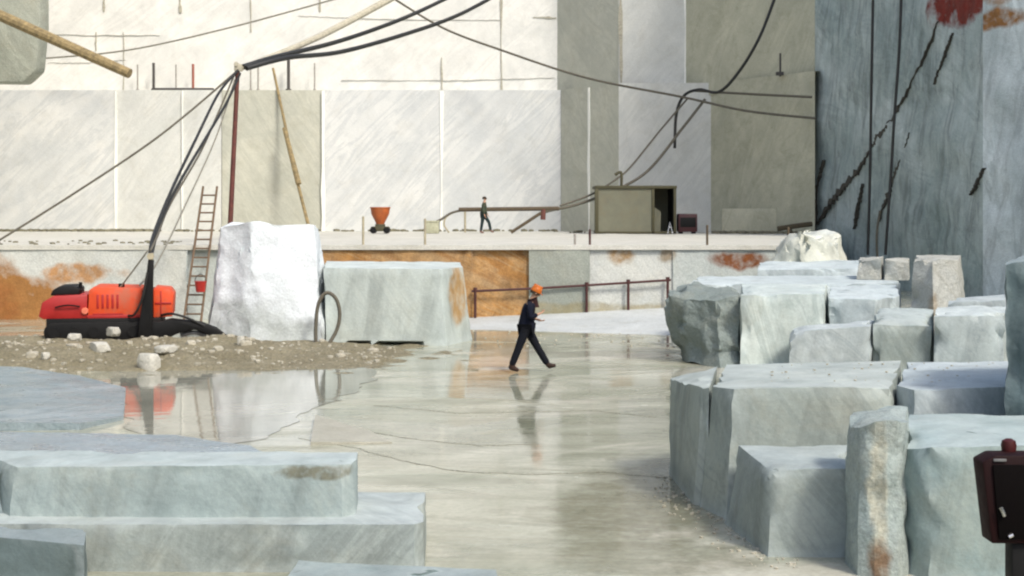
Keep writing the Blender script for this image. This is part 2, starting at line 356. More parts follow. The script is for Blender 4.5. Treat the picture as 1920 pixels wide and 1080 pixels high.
# sloping path of dust in front of the bench
M_path = marble('pale_dust_path', (0.58, 0.61, 0.60), (0.48, 0.51, 0.50), (0.4, .42, .4), 0.8, 0.3, bump=0.4, bscale=5, damt=0.3)
bm = bmesh.new(); rows = []
for i in range(41):
    t = i / 40; x = tx(868) + (tx(1500) - tx(868)) * t
    zt = 0.02 + 0.34 * min(1, t * 1.5); n_ = 0.03 * noise.noise(Vector((x * 1.3, 0, 5)))
    rows.append([bm.verts.new((x, 42.2, zt + .02)), bm.verts.new((x, 41.2, zt + n_)), bm.verts.new((x, 40.2 - 1.4 * t + n_ * 4, zt * .6 + .02 + n_)), bm.verts.new((x, 38.6 - 3.4 * t + n_ * 6, .012)), bm.verts.new((x, 38.0 - 3.4 * t, -.05))])
for a, b in zip(rows, rows[1:]):
    for k in range(4): bm.faces.new((a[k], b[k], b[k + 1], a[k + 1]))
finish(bm, 'path', [M_path], ang=60)

# ------------------------------------------------------------------ quarry floor
def gp(px, py):      # floor point under a pixel
    Y = H * F / (py - HY); return (PX(px, Y), Y, 0.0)
m, nt, b = new_mat('wet_quarry_floor'); p = pos(nt)
sx = mapped(nt, p, (0, 0, 0.5), (0.6, 1.0, 1.0))
a = ramp(nt, nz(nt, sx, 0.55, 8, 0.62, 0.9), [(0.35, 0.0), (0.66, 1.0)])
col = mix(nt, a, (0.26, 0.275, 0.20), (0.47, 0.475, 0.385))
a2 = ramp(nt, nz(nt, mapped(nt, p, (0, 0, -0.15), (0.22, 1.3, 1)), 0.9, 8, 0.7, 1.2), [(0.46, 0), (0.52, 1), (0.6, 0)])
col = mix(nt, mth(nt, 'MULTIPLY', a2, 0.35), col, (0.15, 0.145, 0.095))
a3 = ramp(nt, nz(nt, mapped(nt, p, (0, 0, .5), (.5, 1, 1)), 0.35, 6, 0.6, 0.5), [(0.52, 0), (0.62, 1)])
col = mix(nt, mth(nt, 'MULTIPLY', a3, 0.55), col, (0.70, 0.67, 0.57))
x1, y1, _ = gp(1250, 900); x2, y2, _ = gp(1240, 965); x3, y3, _ = gp(1270, 660); x4, y4, _ = gp(1330, 1060); x5, y5, _ = gp(930, 680)
col = stain_and_light_masks(nt, p, col, [((x1, y1, 0), (1.0, 1.8, 1), (0.17, .16, .10), .75, 1.5), ((x2 - .3, y2, 0), (1.1, 1.6, 1), (0.17, .16, .10), .7, 2.2), ((x4 - .5, y4 + .3, 0), (1.0, .9, 1), (0.22, .21, .14), .6, 2.6), ((x3, y3, 0), (1.6, 3, 1), (.24, .22, .13), .7, .8), ((x5, y5, 0), (.7, 1.6, 1), (.62, .6, .52), .8, .9)])  # last entry paints a pale reflection patch into the floor colour
nt.links.new(mix(nt, 1.0, col, ramp(nt, nz(nt, p, 14, 5, .7), [(.35, .82), (.65, 1.03)]), 'MULTIPLY'), b.inputs['Base Color'])
wet = ramp(nt, nz(nt, mapped(nt, p, (0, 0, .2), (.5, 1, 1)), 0.5, 6, 0.6, 0.8), [(0.40, 0.02), (0.50, 0.07), (0.56, 0.24), (0.70, 0.42)])
nt.links.new(wet, b.inputs['Roughness']); b.inputs['IOR'].default_value = 1.40
h = mth(nt, 'ADD', mth(nt, 'MULTIPLY', nz(nt, sx, 1.2, 6, .6), 1.0), mth(nt, 'MULTIPLY', nz(nt, p, 9, 5, .6), .22))
bp = nd(nt, 'ShaderNodeBump'); bp.inputs['Strength'].default_value = 0.035; bp.inputs['Distance'].default_value = 0.1
nt.links.new(h, bp.inputs['Height']); nt.links.new(bp.outputs[0], b.inputs['Normal'])
M_floor = m
bm = bmesh.new()
v = [bm.verts.new(c) for c in ((-300, -300, 0), (300, -300, 0), (300, 300, 0), (-300, 300, 0))]; bm.faces.new(v)
o = finish(bm, 'ground', [M_floor])

M_kerf = plain('wet_saw_cut', (0.19, .18, .13), .3, var=.4)
bm = bmesh.new()
for ln, w_ in (([(560, 822), (660, 838), (760, 866), (860, 884), (1000, 890), (1130, 886), (1250, 896)], .02), ([(640, 800), (760, 822), (900, 836), (1010, 833)], .012), ([(700, 760), (860, 775), (1100, 770), (1230, 782)], .015)):
    q_ = [Vector(gp(x, y)) for x, y in ln]; ribbon(bm, q_, [w_] * len(q_), (0, 0, 1), 0, .004, .03, 8)
finish(bm, 'ground', [M_kerf])
# pool of rain water on the left
m, nt, b = new_mat('shallow_water'); p = pos(nt)
c = mix(nt, ramp(nt, nz(nt, mapped(nt, p, (0, 0, .3), (.4, 1, 1)), .6, 6, .6, .6), [(.35, 0), (.65, 1)]), (0.20, 0.205, 0.165), (0.33, 0.33, 0.27))
nt.links.new(c, b.inputs['Base Color']); b.inputs['Roughness'].default_value = 0.025; b.inputs['IOR'].default_value = 1.46
bp = nd(nt, 'ShaderNodeBump'); bp.inputs['Strength'].default_value = 0.05; bp.inputs['Distance'].default_value = 0.05
nt.links.new(nz(nt, mapped(nt, p, (0, 0, .2), (.6, 1.6, 1)), 2.2, 4, .5), bp.inputs['Height']); nt.links.new(bp.outputs[0], b.inputs['Normal'])
M_water = m
bm = bmesh.new()
outl = [(215, 692), (300, 696), (420, 690), (540, 680), (640, 672), (700, 690), (690, 720), (620, 755), (560, 780), (520, 815), (420, 835), (300, 830), (240, 800), (226, 745)]
pts = [Vector(gp(x, y)) for x, y in outl]; q = []
for i in range(len(pts)):
    p0, p1, p2, p3 = pts[i - 1], pts[i], pts[(i + 1) % len(pts)], pts[(i + 2) % len(pts)]
    for k in range(8):
        t = k / 8; w = 0.5 * (2 * p1 + (p2 - p0) * t + (2 * p0 - 5 * p1 + 4 * p2 - p3) * t * t + (3 * p1 - p0 - 3 * p2 + p3) * t ** 3)
        w += Vector((noise.noise(w * 1.7), noise.noise(w * 1.9 + Vector((9, 0, 0))), 0)) * .25
        q.append(bm.verts.new((w.x, w.y, 0.006)))
bm.faces.new(q); finish(bm, 'water', [M_water])

# ------------------------------------------------------------------ gravel bank
M_bank = marble('gravel_and_mud', (0.33, 0.295, 0.19), (0.24, 0.21, 0.125), (0.46, 0.42, 0.31), 2.0, 0.5, bump=0.9, bscale=9, damt=0.5, dirt=(0.2, .17, .1), rough=.85, speck=.2)
def bank_h(x, y):
    yc = 31.0 + 0.05 * (x + 8); prof = max(0, 1 - ((y - yc - .2) / 3.1) ** 2)
    fade = min(1, max(0, (-2.2 - x) / 5.0)) if x > -8 else 1
    k = prof ** .8 * fade ** .7 * (1 + .45 * noise.noise(Vector((x * .7, y * .7, 2)))) + .22 * noise.fractal(Vector((x * 1.1, y * 2.2, 1)), 1, 2, 4)
    return .38 * max(-.3, k - .10)
bm = bmesh.new(); NX, NY = 150, 66
gx = lambda i: -16 + 15.4 * i / NX
gy = lambda j: 27.4 + 7.6 * j / NY
g = [[bm.verts.new((gx(i), gy(j), bank_h(gx(i), gy(j)) if 0 < j < NY and i < NX else -.03)) for i in range(NX + 1)] for j in range(NY + 1)]
for j in range(NY):
    for i in range(NX): bm.faces.new((g[j][i], g[j][i + 1], g[j + 1][i + 1], g[j + 1][i]))
finish(bm, 'mound', [M_bank], ang=60)

def lump(mb, c, r, seed=0, sub=2, amp=.35, flat=.75):
    t = bmesh.new(); bmesh.ops.create_icosphere(t, subdivisions=sub, radius=1)
    s = Vector((seed * 1.37, seed * .71, seed * 2.1))
    for v in t.verts:
        d = v.co.normalized(); n_ = noise.noise(d * 1.1 + s) * amp + noise.noise(d * 2.7 + s) * amp * .5
        q = d * (1 + n_)
        q = Vector((max(-.78, min(.8, q.x)), max(-.8, min(.76, q.y)), max(-.7, min(.7, q.z))))
        v.co = Vector((q.x * r[0], q.y * r[1], q.z * r[2])) if isinstance(r, tuple) else Vector((q.x, q.y, q.z * flat)) * r
    mb._take(t, Matrix.Translation(c) @ Matrix.Rotation(seed * 1.9, 4, 'Z'))
M_peb = marble('pale_chippings', (0.55, 0.52, 0.43), (0.42, 0.39, 0.30), (0.36, .33, .25), 2, .4, bump=.4, bscale=12, damt=.3)
mb = MB()
for i in range(700):
    x, y = random.uniform(-15, -2.6), random.gauss(30.3, 1.6)
    if not 27.6 < y < 34 or bank_h(x, y) < .0: continue
    lump(mb, (x, y, max(0, bank_h(x, y)) + .01), random.choice((.015, .02, .025, .03, .035, .04, .05, .08)), i, 1)
for i in range(70):
    x, y = random.uniform(-15, -3), random.gauss(30.3, 1.2)
    if bank_h(x, y) < .02: continue
    lump(mb, (x, y, bank_h(x, y)), random.uniform(.05, .17), i + 5000, 2) if i % 2 else None
for i in range(150):      # scatter on the floor near the bench
    x, y = random.uniform(-3.5, 6), random.uniform(33, 40)
    lump(mb, (x, y, .01), random.choice((.02, .03, .04)), i + 700, 1)
for i in range(260):      # grit washed against the near blocks
    t_ = random.random(); x, y, _ = gp(1230 + 250 * t_ + random.gauss(0, 26), 905 + 150 * t_ + random.gauss(0, 14)); lump(mb, (x, y, .006), random.choice((.008, .012, .018, .025)), i + 2000, 1)
for i in range(60):      # chippings lying on the stack top
    px = random.uniform(1430, 1880); y = random.uniform(15.2, 17.2); lump(mb, (PX(px, y), y, 1.345), random.choice((.008, .012, .02)), i + 3000, 1)
mb.build('gravel', M_peb)['kind'] = 'stuff'
M_stone = marble('white_rubble', (0.66, 0.65, 0.58), (0.54, 0.53, 0.46), (0.42, .4, .32), 1.5, .4, bump=.5, bscale=8, damt=.3)
for (px, py, Y, w, h, lab) in ((187, 652, 29.6, .44, .24, 'rounded white stone on the gravel bank below the red digger'),
                               (278, 682, 28.4, .40, .42, 'tallest pale stone at the water edge of the gravel bank'),
                               (452, 643, 31.0, .22, .30, 'small upright white stone at the tip of the black digger arm'),
                               (310, 655, 29.4, .46, .16, 'flat pale stone behind the tall stone at the water edge'),
                               (85, 668, 28.8, .2, .16, 'small cream stone low on the gravel bank beside the pool'),
                               (140, 632, 30.4, .26, .15, 'small pale stone on the crest of the bank before the tracks'),
                               (213, 622, 30.9, .3, .2, 'cream stone wedged against the digger tracks on the bank crest')):
    c = P(px, py, Y); mb = MB(); lump(mb, c, (w / 2 * 1.3, w / 2.2, h / 2 * 1.4), px * .13, 3, .3)
    tag(mb.build('stone', M_stone, origin=(c.x, c.y, c.z - h / 2)), lab, 'stone', 'loose stones on the gravel bank')

# ------------------------------------------------------------------ marble blocks
def seg_dist(p, a, b):
    d = b - a; t = max(0, min(1, (p - a).dot(d) / max(1e-9, d.length_squared))); return (p - (a + d * t)).length
def block(label, plan, z1, mat, z0=0.0, top=None, seg=.12, amp=.025, chip=.10, rad=.16, seed=0, cat='marble block', name='marble_block', group=None, big=0.0, dome=0.0, notch=None):
    """quarried block: plan outline, height per corner (list) or one; optional moved top outline; chipped arrises, uneven faces"""
    if cat == 'marble block' and big == 0: amp *= .5; chip *= .75
    n = len(plan); zt = z1 if isinstance(z1, (list, tuple)) else [z1] * n; tp = top or plan
    ar = sum(plan[i][0] * plan[(i + 1) % n][1] - plan[(i + 1) % n][0] * plan[i][1] for i in range(n))
    if ar < 0: plan = plan[::-1]; zt = list(zt)[::-1]; tp = tp[::-1]
    t = bmesh.new()
    A = [t.verts.new((x, y, z0)) for x, y in plan]; B = [t.verts.new((x, y, z)) for (x, y), z in zip(tp, zt)]
    edges = [(A[i].co.copy(), B[i].co.copy()) for i in range(n)] + [(B[i].co.copy(), B[(i + 1) % n].co.copy()) for i in range(n)] + [(A[i].co.copy(), A[(i + 1) % n].co.copy()) for i in range(n)]
    t.faces.new(B); t.faces.new(A[::-1])
    for i in range(n): t.faces.new((A[i], A[(i + 1) % n], B[(i + 1) % n], B[i]))
    bmesh.ops.triangulate(t, faces=t.faces[:])
    for _ in range(9):
        le = [e for e in t.edges if e.calc_length() > seg * 1.45]
        if not le: break
        bmesh.ops.subdivide_edges(t, edges=le, cuts=1); bmesh.ops.triangulate(t, faces=t.faces[:])
        t.normal_update(); bmesh.ops.beautify_fill(t, faces=t.faces[:], edges=[e for e in t.edges if len(e.link_faces) == 2 and e.calc_face_angle(0) < .02])
    bmesh.ops.recalc_face_normals(t, faces=t.faces); t.normal_update()
    ctr = sum((v.co for v in t.verts), Vector()) / len(t.verts); S = Vector((seed * 3.3, seed * 1.7, seed * .9))
    zmax = max(zt); newco = {}
    for v in t.verts:
        p_ = v.co; nn = v.normal; d = min(seg_dist(p_, a, b) for a, b in edges)
        q = p_ + nn * amp * min(1, (p_.z - z0) / .12 + .05) * (noise.fractal(p_ * 2.3 + S, 1.0, 2.0, 4) - .2)
        if big: q += nn * big * noise.fractal(p_ * .8 + S, 1.0, 2.0, 3)
        if d < rad and p_.z > z0 + .02:
            k = (1 - d / rad); c_ = chip * k * (max(0, noise.fractal(p_ * 1.6 + S * 2, 1.0, 2.0, 3) + .02) + .05) * min(1, (p_.z - z0) / .25)
            q += (ctr - p_).normalized() * c_ * 1.7
        if dome:
            rr = Vector((p_.x - ctr.x, p_.y - ctr.y, 0)).length; q.z -= dome * rr * rr * max(0, (p_.z - z0) / (zmax - z0))
        if q.z < z0: q.z = z0
        newco[v] = q
    for v, q in newco.items(): v.co = q
    if notch:
        for v in t.verts:
            for (nx0, nx1, ny, nh) in notch:
                if nx0 < v.co.x < nx1 and v.co.z < z0 + nh * .9 and v.co.y < ny: v.co.y += .5
    mb = MB(); mb._take(t)
    o = mb.build(name, mat, origin=(ctr.x, ctr.y, z0), ang=28)
    return tag(o, label, cat, group)

BL = dict(rough=.75, bump=.2, bscale=2.2, streak=.24, objvar=.14, speck=.05, dust=.34)
M_b1 = marble('pale_green_grey_marble', (0.365, 0.405, 0.375), (0.27, 0.31, 0.295), (0.16, 0.195, 0.19), .6, .6, damt=.25, **BL)
M_b2 = marble('blue_white_marble', (0.52, 0.57, 0.565), (0.40, 0.455, 0.46), (0.25, 0.30, 0.32), .8, .6, damt=.15, **BL)
M_b5 = marble('streaky_pale_marble', (0.58, 0.625, 0.58), (0.44, 0.50, 0.47), (0.25, 0.31, 0.295), .7, .7, rot=(0, 1.3, 0), damt=.3, **BL)
M_b3 = marble('warm_white_marble', (0.66, 0.66, 0.57), (0.55, 0.555, 0.48), (0.34, 0.35, 0.30), 1.0, .5, damt=.3, **BL)
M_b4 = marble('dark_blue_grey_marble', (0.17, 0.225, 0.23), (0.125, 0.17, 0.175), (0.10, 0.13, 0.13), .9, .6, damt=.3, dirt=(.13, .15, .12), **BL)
M_snow = marble('fresh_white_marble', (0.74, 0.76, 0.77), (0.66, 0.69, 0.69), (0.48, .52, .52), .8, .3, damt=.08, speck=.05, rough=.8, bump=.3, bscale=4)

def pl(*a): return [(PX(px, Y), Y) for px, Y in a]
M_snow2 = marble('white_marble_shade_and_dirt_foot', (0.78, 0.83, 0.86), (0.68, 0.73, 0.75), (0.48, .53, .55), .8, .25, damt=.08, speck=.09, rough=.8, bump=.35, bscale=3, streak=.08, stains_and_light=[((PX(450, 33.6), 33.6, .35), (1.5, 1.5, .95), (.42, .46, .44), .8, .9), ((PX(560, 33.6), 33.6, .1), (.9, 1.5, .6), (.44, .48, .46), .7, .9)])  # grey lower patches paint in the block's shade along with splash dirt
# two blocks standing before the bench
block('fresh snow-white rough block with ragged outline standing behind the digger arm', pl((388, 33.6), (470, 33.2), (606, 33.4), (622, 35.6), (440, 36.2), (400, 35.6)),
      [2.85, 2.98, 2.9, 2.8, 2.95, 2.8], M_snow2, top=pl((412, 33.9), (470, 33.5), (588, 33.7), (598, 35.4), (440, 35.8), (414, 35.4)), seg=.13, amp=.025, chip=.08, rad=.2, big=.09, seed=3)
block_b_st = [((PX(858, 34.6), 34.6, 1.2), (.32, .9, 1.0), (0.40, 0.24, 0.09), .95, 1.4)]
M_bb = marble('clean_cut_grey_marble', (0.50, 0.545, 0.51), (0.42, 0.465, 0.44), (0.32, 0.37, 0.37), .8, .5, damt=.2, stains_and_light=block_b_st, **BL)
block('clean sawn grey block with rust-stained edge beside the snow-white block', pl((612, 33.9), (838, 33.6), (886, 35.3), (872, 37), (618, 37)), [1.86, 1.84, 1.82, 1.9, 1.92], M_bb, seg=.15, amp=.015, chip=.06, rad=.12, seed=5,
      top=pl((606, 33.9), (826, 33.6), (868, 35.3), (862, 37), (612, 37)), notch=[(PX(648, 33.7), PX(690, 33.7), 34.2, .09), (PX(708, 33.7), PX(784, 33.7), 34.2, .09)])

# heap at the right, far to near
block('domed pale boulder on top of the heap against the shaded cliff', pl((1425, 39.3), (1500, 38.4), (1590, 38.8), (1606, 41), (1500, 41.6), (1440, 41)), [1.8, 2.85, 2.5, 2.6, 2.8, 2.3], M_b3, seg=.14, amp=.08, chip=.3, rad=.5, big=.2, seed=8, top=pl((1448, 39.5), (1500, 38.9), (1574, 39.3), (1578, 40.6), (1505, 41.0), (1456, 40.6)))
block('long low grey slab lying under the domed boulder', pl((1420, 37.2), (1625, 36.8), (1640, 39), (1425, 39.5)), [1.68, 1.72, 1.9, 1.85], M_b2, seg=.16, amp=.05, chip=.15, seed=9)
M_r2 = marble('cream_broken_marble', (0.56, 0.575, 0.53), (0.48, 0.49, 0.45), (0.36, .34, .27), rough=.8, bump=.7, bscale=6, stains_and_light=[((PX(1758, 30.2), 30.2, PZ(568, 30.2)), (.22, .6, .4), (.36, .25, .13), .6, 1.8)])
block('small cream broken block with dark hole, first of three cracked pieces', pl((1606, 34.3), (1652, 34.0), (1658, 35.5), (1612, 35.7)), [2.0, 2.08, 2.12, 2.05], M_r2, z0=1.56, seg=.1, amp=.05, chip=.2, rad=.25, seed=10)
block('middle cream broken piece between two dark cracks of the heap', pl((1658, 34.0), (1704, 33.8), (1706, 35.5), (1662, 35.7)), [2.06, 1.98, 2.05, 2.05], M_r2, z0=1.56, seg=.1, amp=.05, chip=.2, rad=.25, seed=11)
block('largest cream broken block with rusty foot at the dark end of the heap', pl((1698, 31.0), (1752, 29.9), (1808, 30.8), (1820, 33), (1716, 33)), [2.1, 2.2, 2.14, 2.2, 2.2], M_r2, seg=.12, amp=.05, chip=.2, rad=.3, seed=12,
      top=pl((1712, 31.2), (1748, 30.8), (1796, 31.1), (1802, 33), (1718, 33)))
block('rough dark grey broken boulder at the end of the pale row beside the wet floor', pl((1268, 31.4), (1290, 29.7), (1352, 28.9), (1386, 29.0), (1384, 31.6), (1300, 32.4)), [1.46, 1.42, 1.40, 1.46, 1.5, 1.5], marble('broken_grey_marble', (0.27, 0.315, 0.295), (0.21, 0.25, 0.235), (0.14, .175, .165), .8, .4, damt=.35, rough=.8, bump=.6, bscale=4), seg=.11, amp=.07, chip=.25, rad=.4, big=.22, seed=13,
      top=pl((1250, 31.4), (1256, 29.8), (1340, 29.1), (1384, 29.2), (1380, 31.6), (1290, 32.2)))
block('tall streaky pale block with sheer face behind the white split block', pl((1388, 28.75), (1546, 28.6), (1552, 32.4), (1390, 32.6)), [1.50, 1.54, 1.56, 1.55], M_b5, seg=.12, amp=.04, chip=.16, rad=.22, seed=61)
block('pale block with cracked corner set back beside the streaky block', pl((1552, 29.0), (1640, 28.8), (1688, 30.0), (1680, 32.4), (1556, 32.5)), [1.44, 1.40, 1.42, 1.56, 1.52], M_b2, seg=.12, amp=.05, chip=.2, rad=.3, seed=62)
block('broad flat slab with white top carrying the cracked cream pieces', pl((1290, 32.7), (1690, 32.6), (1680, 36.2), (1310, 36.2)), [1.52, 1.55, 1.58, 1.56], M_b2, seg=.16, amp=.05, chip=.18, rad=.3, seed=63)
block('white split block in the row below the flat grey block', pl((1478, 27.6), (1634, 27.3), (1640, 28.3), (1482, 28.4)), [.85, 1.0, 1.02, .9], M_b2, seg=.11, amp=.05, chip=.2, rad=.25, seed=14)
block('narrow grey-faced block between two white blocks of the row', pl((1636, 27.4), (1748, 27.2), (1752, 28.5), (1640, 28.5)), [1.02, 1.0, 1.25, 1.28], M_b1, seg=.11, amp=.04, chip=.15, seed=15)
block('tall white rounded block closing the row near the dark rock', pl((1750, 26.9), (1885, 26.6), (1902, 28.4), (1756, 28.4)), [1.2, 1.28, 1.36, 1.3], M_b2, seg=.12, amp=.06, chip=.25, rad=.3, seed=16)
block('broad white slab with pale top behind the rounded block', pl((1770, 28.5), (1920, 28.5), (1960, 29.8), (1800, 29.8)), [1.36, 1.44, 1.5, 1.42], M_b2, seg=.2, amp=.05, chip=.2, seed=17)
# near right stack
block('flat split slab with dark crack at the corner of the wet floor', pl((1254, 17.1), (1300, 15.3), (1326, 15.2), (1338, 17.4)), [1.17, 1.28, 1.30, 1.28], M_b1, seg=.09, amp=.02, chip=.10, seed=18, top=pl((1256, 17.1), (1318, 15.3), (1330, 15.2), (1345, 17.4)))
block('big sawn block with speckled face behind the small low block', pl((1312, 15.2), (1362, 14.55), (1676, 14.7), (1690, 17.4), (1352, 17.5)), [1.30, 1.35, 1.36, 1.33, 1.28], M_b1, seg=.10, amp=.02, chip=.09, seed=19, top=pl((1336, 15.2), (1372, 14.7), (1676, 14.7), (1690, 17.6), (1362, 17.6)))
block('bluish sawn block with white dusty top beside the dark upright rock', pl((1680, 15.0), (1712, 14.5), (1900, 14.6), (1960, 17.4), (1700, 17.4)), [1.34, 1.36, 1.37, 1.36, 1.33], M_b2, seg=.11, amp=.02, chip=.10, seed=20)
block('small low block with flat top wedged before the speckled face', pl((1358, 14.4), (1440, 12.98), (1588, 12.95), (1590, 14.4)), [.80, .80, .81, .80], M_b1, seg=.07, amp=.015, chip=.09, rad=.12, seed=21, top=pl((1384, 14.4), (1440, 13.05), (1588, 13.0), (1590, 14.4)))
M_pil = marble('scarred_cream_marble', (0.34, 0.41, 0.40), (0.42, 0.46, 0.42), (0.22, .24, .22), 1.6, .4, damt=.2, rough=.8, bump=.5, bscale=5, stains_and_light=[((PX(1648, 12.2), 12.15, .72), (.10, .5, .75), (.50, .48, .37), .75, 3.5), ((PX(1650, 12.2), 12.1, .1), (.13, .5, .28), (.19, .095, .04), .85, 3.0)])
block('upright narrow rock with drilled scar and rusty foot between two blocks', pl((1584, 12.75), (1608, 12.3), (1640, 12.2), (1684, 12.2), (1704, 12.35), (1704, 13.2), (1596, 13.3)), [1.28, 1.35, 1.38, 1.38, 1.36, 1.38, 1.33], M_pil, seg=.06, amp=.02, chip=.10, rad=.16, seed=22)
block('large bluish block with grainy top nearest the dark red cabinet', pl((1692, 12.45), (1740, 12.15), (2080, 12.0), (2140, 13.9), (1704, 13.8)), [1.10, 1.16, 1.2, 1.22, 1.2], marble('blue_green_marble', (0.23, 0.31, 0.315), (0.32, 0.38, 0.36), (0.2, .26, .26), .9, .5, damt=.25, **BL), seg=.09, amp=.02, chip=.10, seed=23)
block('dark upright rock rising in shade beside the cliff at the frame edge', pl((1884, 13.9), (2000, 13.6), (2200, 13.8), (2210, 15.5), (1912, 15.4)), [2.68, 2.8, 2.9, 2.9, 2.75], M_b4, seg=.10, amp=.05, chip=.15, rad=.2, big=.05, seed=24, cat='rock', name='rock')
# near left steps
block('long low slab with grainy end resting as the upper step above the longest slab', pl((18, 12.78), (642, 12.72), (668, 12.86), (672, 13.5), (-60, 13.6)), [.87, .90, .88, .88, .88], marble('grainy_grey_marble', (0.335, 0.395, 0.395), (0.26, 0.32, 0.325), (0.17, .22, .225), 1.0, .45, damt=.25, stains_and_light=[((PX(600, 12.8), 12.72, .82), (.42, .5, .07), (.15, .14, .09), .8, 6.0)], **BL), z0=.40, seg=.08, amp=.02, chip=.09, seed=31)
block('grey slab end beyond a dark gap at the end of the upper step', pl((-200, 12.95), (6, 12.9), (8, 13.5), (-200, 13.6)), [.80, .80, .82, .82], M_b4, z0=.40, seg=.08, amp=.03, chip=.1, seed=32)
block('longest low slab with cracked pale face below the grainy slab', pl((-260, 12.48), (150, 12.45), (778, 12.4), (796, 12.55), (800, 13.9), (-260, 13.9)), [.42, .42, .43, .42, .42, .42], marble('cracked_pale_marble', (0.40, 0.435, 0.40), (0.30, 0.345, 0.33), (0.13, .15, .145), .45, .55, rot=(.3, -.9, .1), damt=.35, **BL), seg=.09, amp=.025, chip=.10, seed=33)
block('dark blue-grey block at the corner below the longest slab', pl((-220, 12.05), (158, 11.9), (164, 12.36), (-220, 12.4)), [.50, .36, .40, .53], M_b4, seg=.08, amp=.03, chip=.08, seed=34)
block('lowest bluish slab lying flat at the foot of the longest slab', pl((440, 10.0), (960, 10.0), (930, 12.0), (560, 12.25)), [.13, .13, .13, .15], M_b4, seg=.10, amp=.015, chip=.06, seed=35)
block('thin wet slab lying at the edge of the pool behind the long slab', pl((-260, 17.0), (560, 16.9), (470, 18.6), (330, 19.4), (-260, 19.6)), [.20, .12, .10, .12, .16], marble('wet_blue_marble', (0.34, 0.41, 0.44), (0.26, 0.32, 0.35), (0.22, .26, .27), .9, .5, damt=.25, rough=.35, bump=.4, bscale=5), seg=.14, amp=.03, chip=.06, seed=36)
block('broad bluish wet slab sloping into the pool below the gravel bank', pl((-320, 27.9), (40, 27.6), (150, 26.6), (236, 25.2), (232, 21.6), (150, 20.6), (-320, 20.2)), [.22, .16, .10, .05, .05, .10, .16], marble('veined_wet_marble', (0.31, 0.37, 0.39), (0.24, 0.30, 0.32), (0.13, .18, .19), .7, .85, rot=(0, 0, .8), damt=.2, rough=.4, bump=.3, bscale=3), seg=.2, amp=.04, chip=.05, seed=41)
M_wedge = marble('damp_cream_marble', (0.46, 0.45, 0.37), (0.38, 0.37, 0.30), (0.3, .29, .23), 1.0, .4, damt=.3, rough=.45, bump=.2, bscale=3)
block('thin pale wedge of stone lying on the wet floor beside the pool', pl((582, 19.2), (735, 19.4), (690, 20.4), (590, 21.6)), [.05, .02, .03, .09], M_wedge, seg=.1, amp=.015, chip=.05, seed=37, cat='stone slab', name='stone_slab')

# overhanging block high up at the left, with a timber boom
M_over = marble('grey_green_overhang_marble', (0.40, 0.42, 0.35), (0.32, 0.34, 0.28), (0.16, .17, .14), .7, .5, bump=.5, bscale=3, damt=.4)  # the overhang's own greyish-green stone
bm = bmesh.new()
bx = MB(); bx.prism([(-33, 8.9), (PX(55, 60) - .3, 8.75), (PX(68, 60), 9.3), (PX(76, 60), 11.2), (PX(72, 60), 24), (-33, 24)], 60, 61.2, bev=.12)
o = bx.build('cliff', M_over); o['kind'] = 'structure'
M_timber = plain('weathered_timber', (0.23, 0.175, 0.085), .85, var=.5, scale=5)
M_timber_l = plain('pale_timber', (0.36, 0.32, 0.22), .8, var=.25, scale=5)
mb = MB(); a_, b_ = P(-120, -25, 58), P(243, 138, 56)
mb.tube([a_, a_.lerp(b_, .5), b_], .24, 10, 3, r2=.2)
br = mb.build('timber_boom', M_timber, origin=a_); tag(br, 'thick weathered timber boom slanting down out of the rock overhang', 'beam')

# ------------------------------------------------------------------ mast, booms, cables
M_rust = plain('dark_red_steel', (0.10, 0.025, 0.02), .6, var=.4, scale=6, dirt=(.14, .06, .03))
M_jib = plain('greyed_timber', (0.40, 0.37, 0.28), .8, var=.25, scale=5)
M_rubber = plain('black_rubber', (0.016, 0.016, 0.015), .55, var=.3)
M_grime = plain('dusty_cable', (0.11, 0.10, 0.075), .8, var=.3)
M_wire = plain('thin_steel_wire', (0.22, 0.21, 0.17), .6, var=.25)
YM = 44.5
mt = P(446, 122, YM)
mast = empty('mast', (PX(430, YM), YM, ZT)); tag(mast, 'slim dark red steel mast carrying the cable bundle above the snow-white block', 'mast')
base = Vector(mast.location); mb = MB(); mb.cyl((0, 0, 0), mt - base, .085, .07, 12); mb.build('pole', M_rust, mast)
mb = MB(); q = mt - base; mb.box(q.x - .10, q.x + .14, q.y - .1, q.y + .1, q.z - .2, q.z + .03, .02); mb.cyl(q + Vector((-.03, -.14, .02)), q + Vector((-.03, .14, .02)), .07, n=14); mb.build('pulley_head', M_jib, mast)
mb = MB(); mb.box(-.25, .25, -.25, .25, 0, .05, .01); mb.build('base_plate', M_rust, mast)
def cable(name, label, pts, r, mat, cat='cable', group='cables strung across the quarry', r2=None, sides=7):
    mb = MB(); pts = [Vector(p) for p in pts]; mb.tube(pts, r, sides, 8, r2=r2)
    return tag(mb.build(name, mat, origin=pts[0], ang=80), label, cat, group)
tag(MB().tube([P(452, 128, YM), P(600, 68, 50), P(760, -18, 57)], .08, 10, 4, r2=.15).build('timber_jib', M_jib, origin=mt), 'pale timber jib rising from the mast head towards the upper cliff', 'beam')
cable('hose', 'upper of two black hoses rising from the mast head past the jib', [P(456, 125, YM), P(520, 106, 46), P(640, 76, 52), P(760, 33, 58), P(860, -14, 64)], .085, M_rubber)
cable('hose', 'lower sagging black hose leaving the mast head for the upper cliff', [P(462, 128, YM), P(540, 108, 46), P(640, 97, 51), P(760, 64, 56), P(860, 28, 61), P(950, -20, 65)], .085, M_rubber)
cable('hose', 'outer black hose hanging from the mast head to the digger arm', [P(446, 132, YM - .1), P(410, 175, 43), P(370, 255, 40), P(320, 360, 36), P(288, 440, 33), P(281, 478, 31.8)], .042, M_rubber)
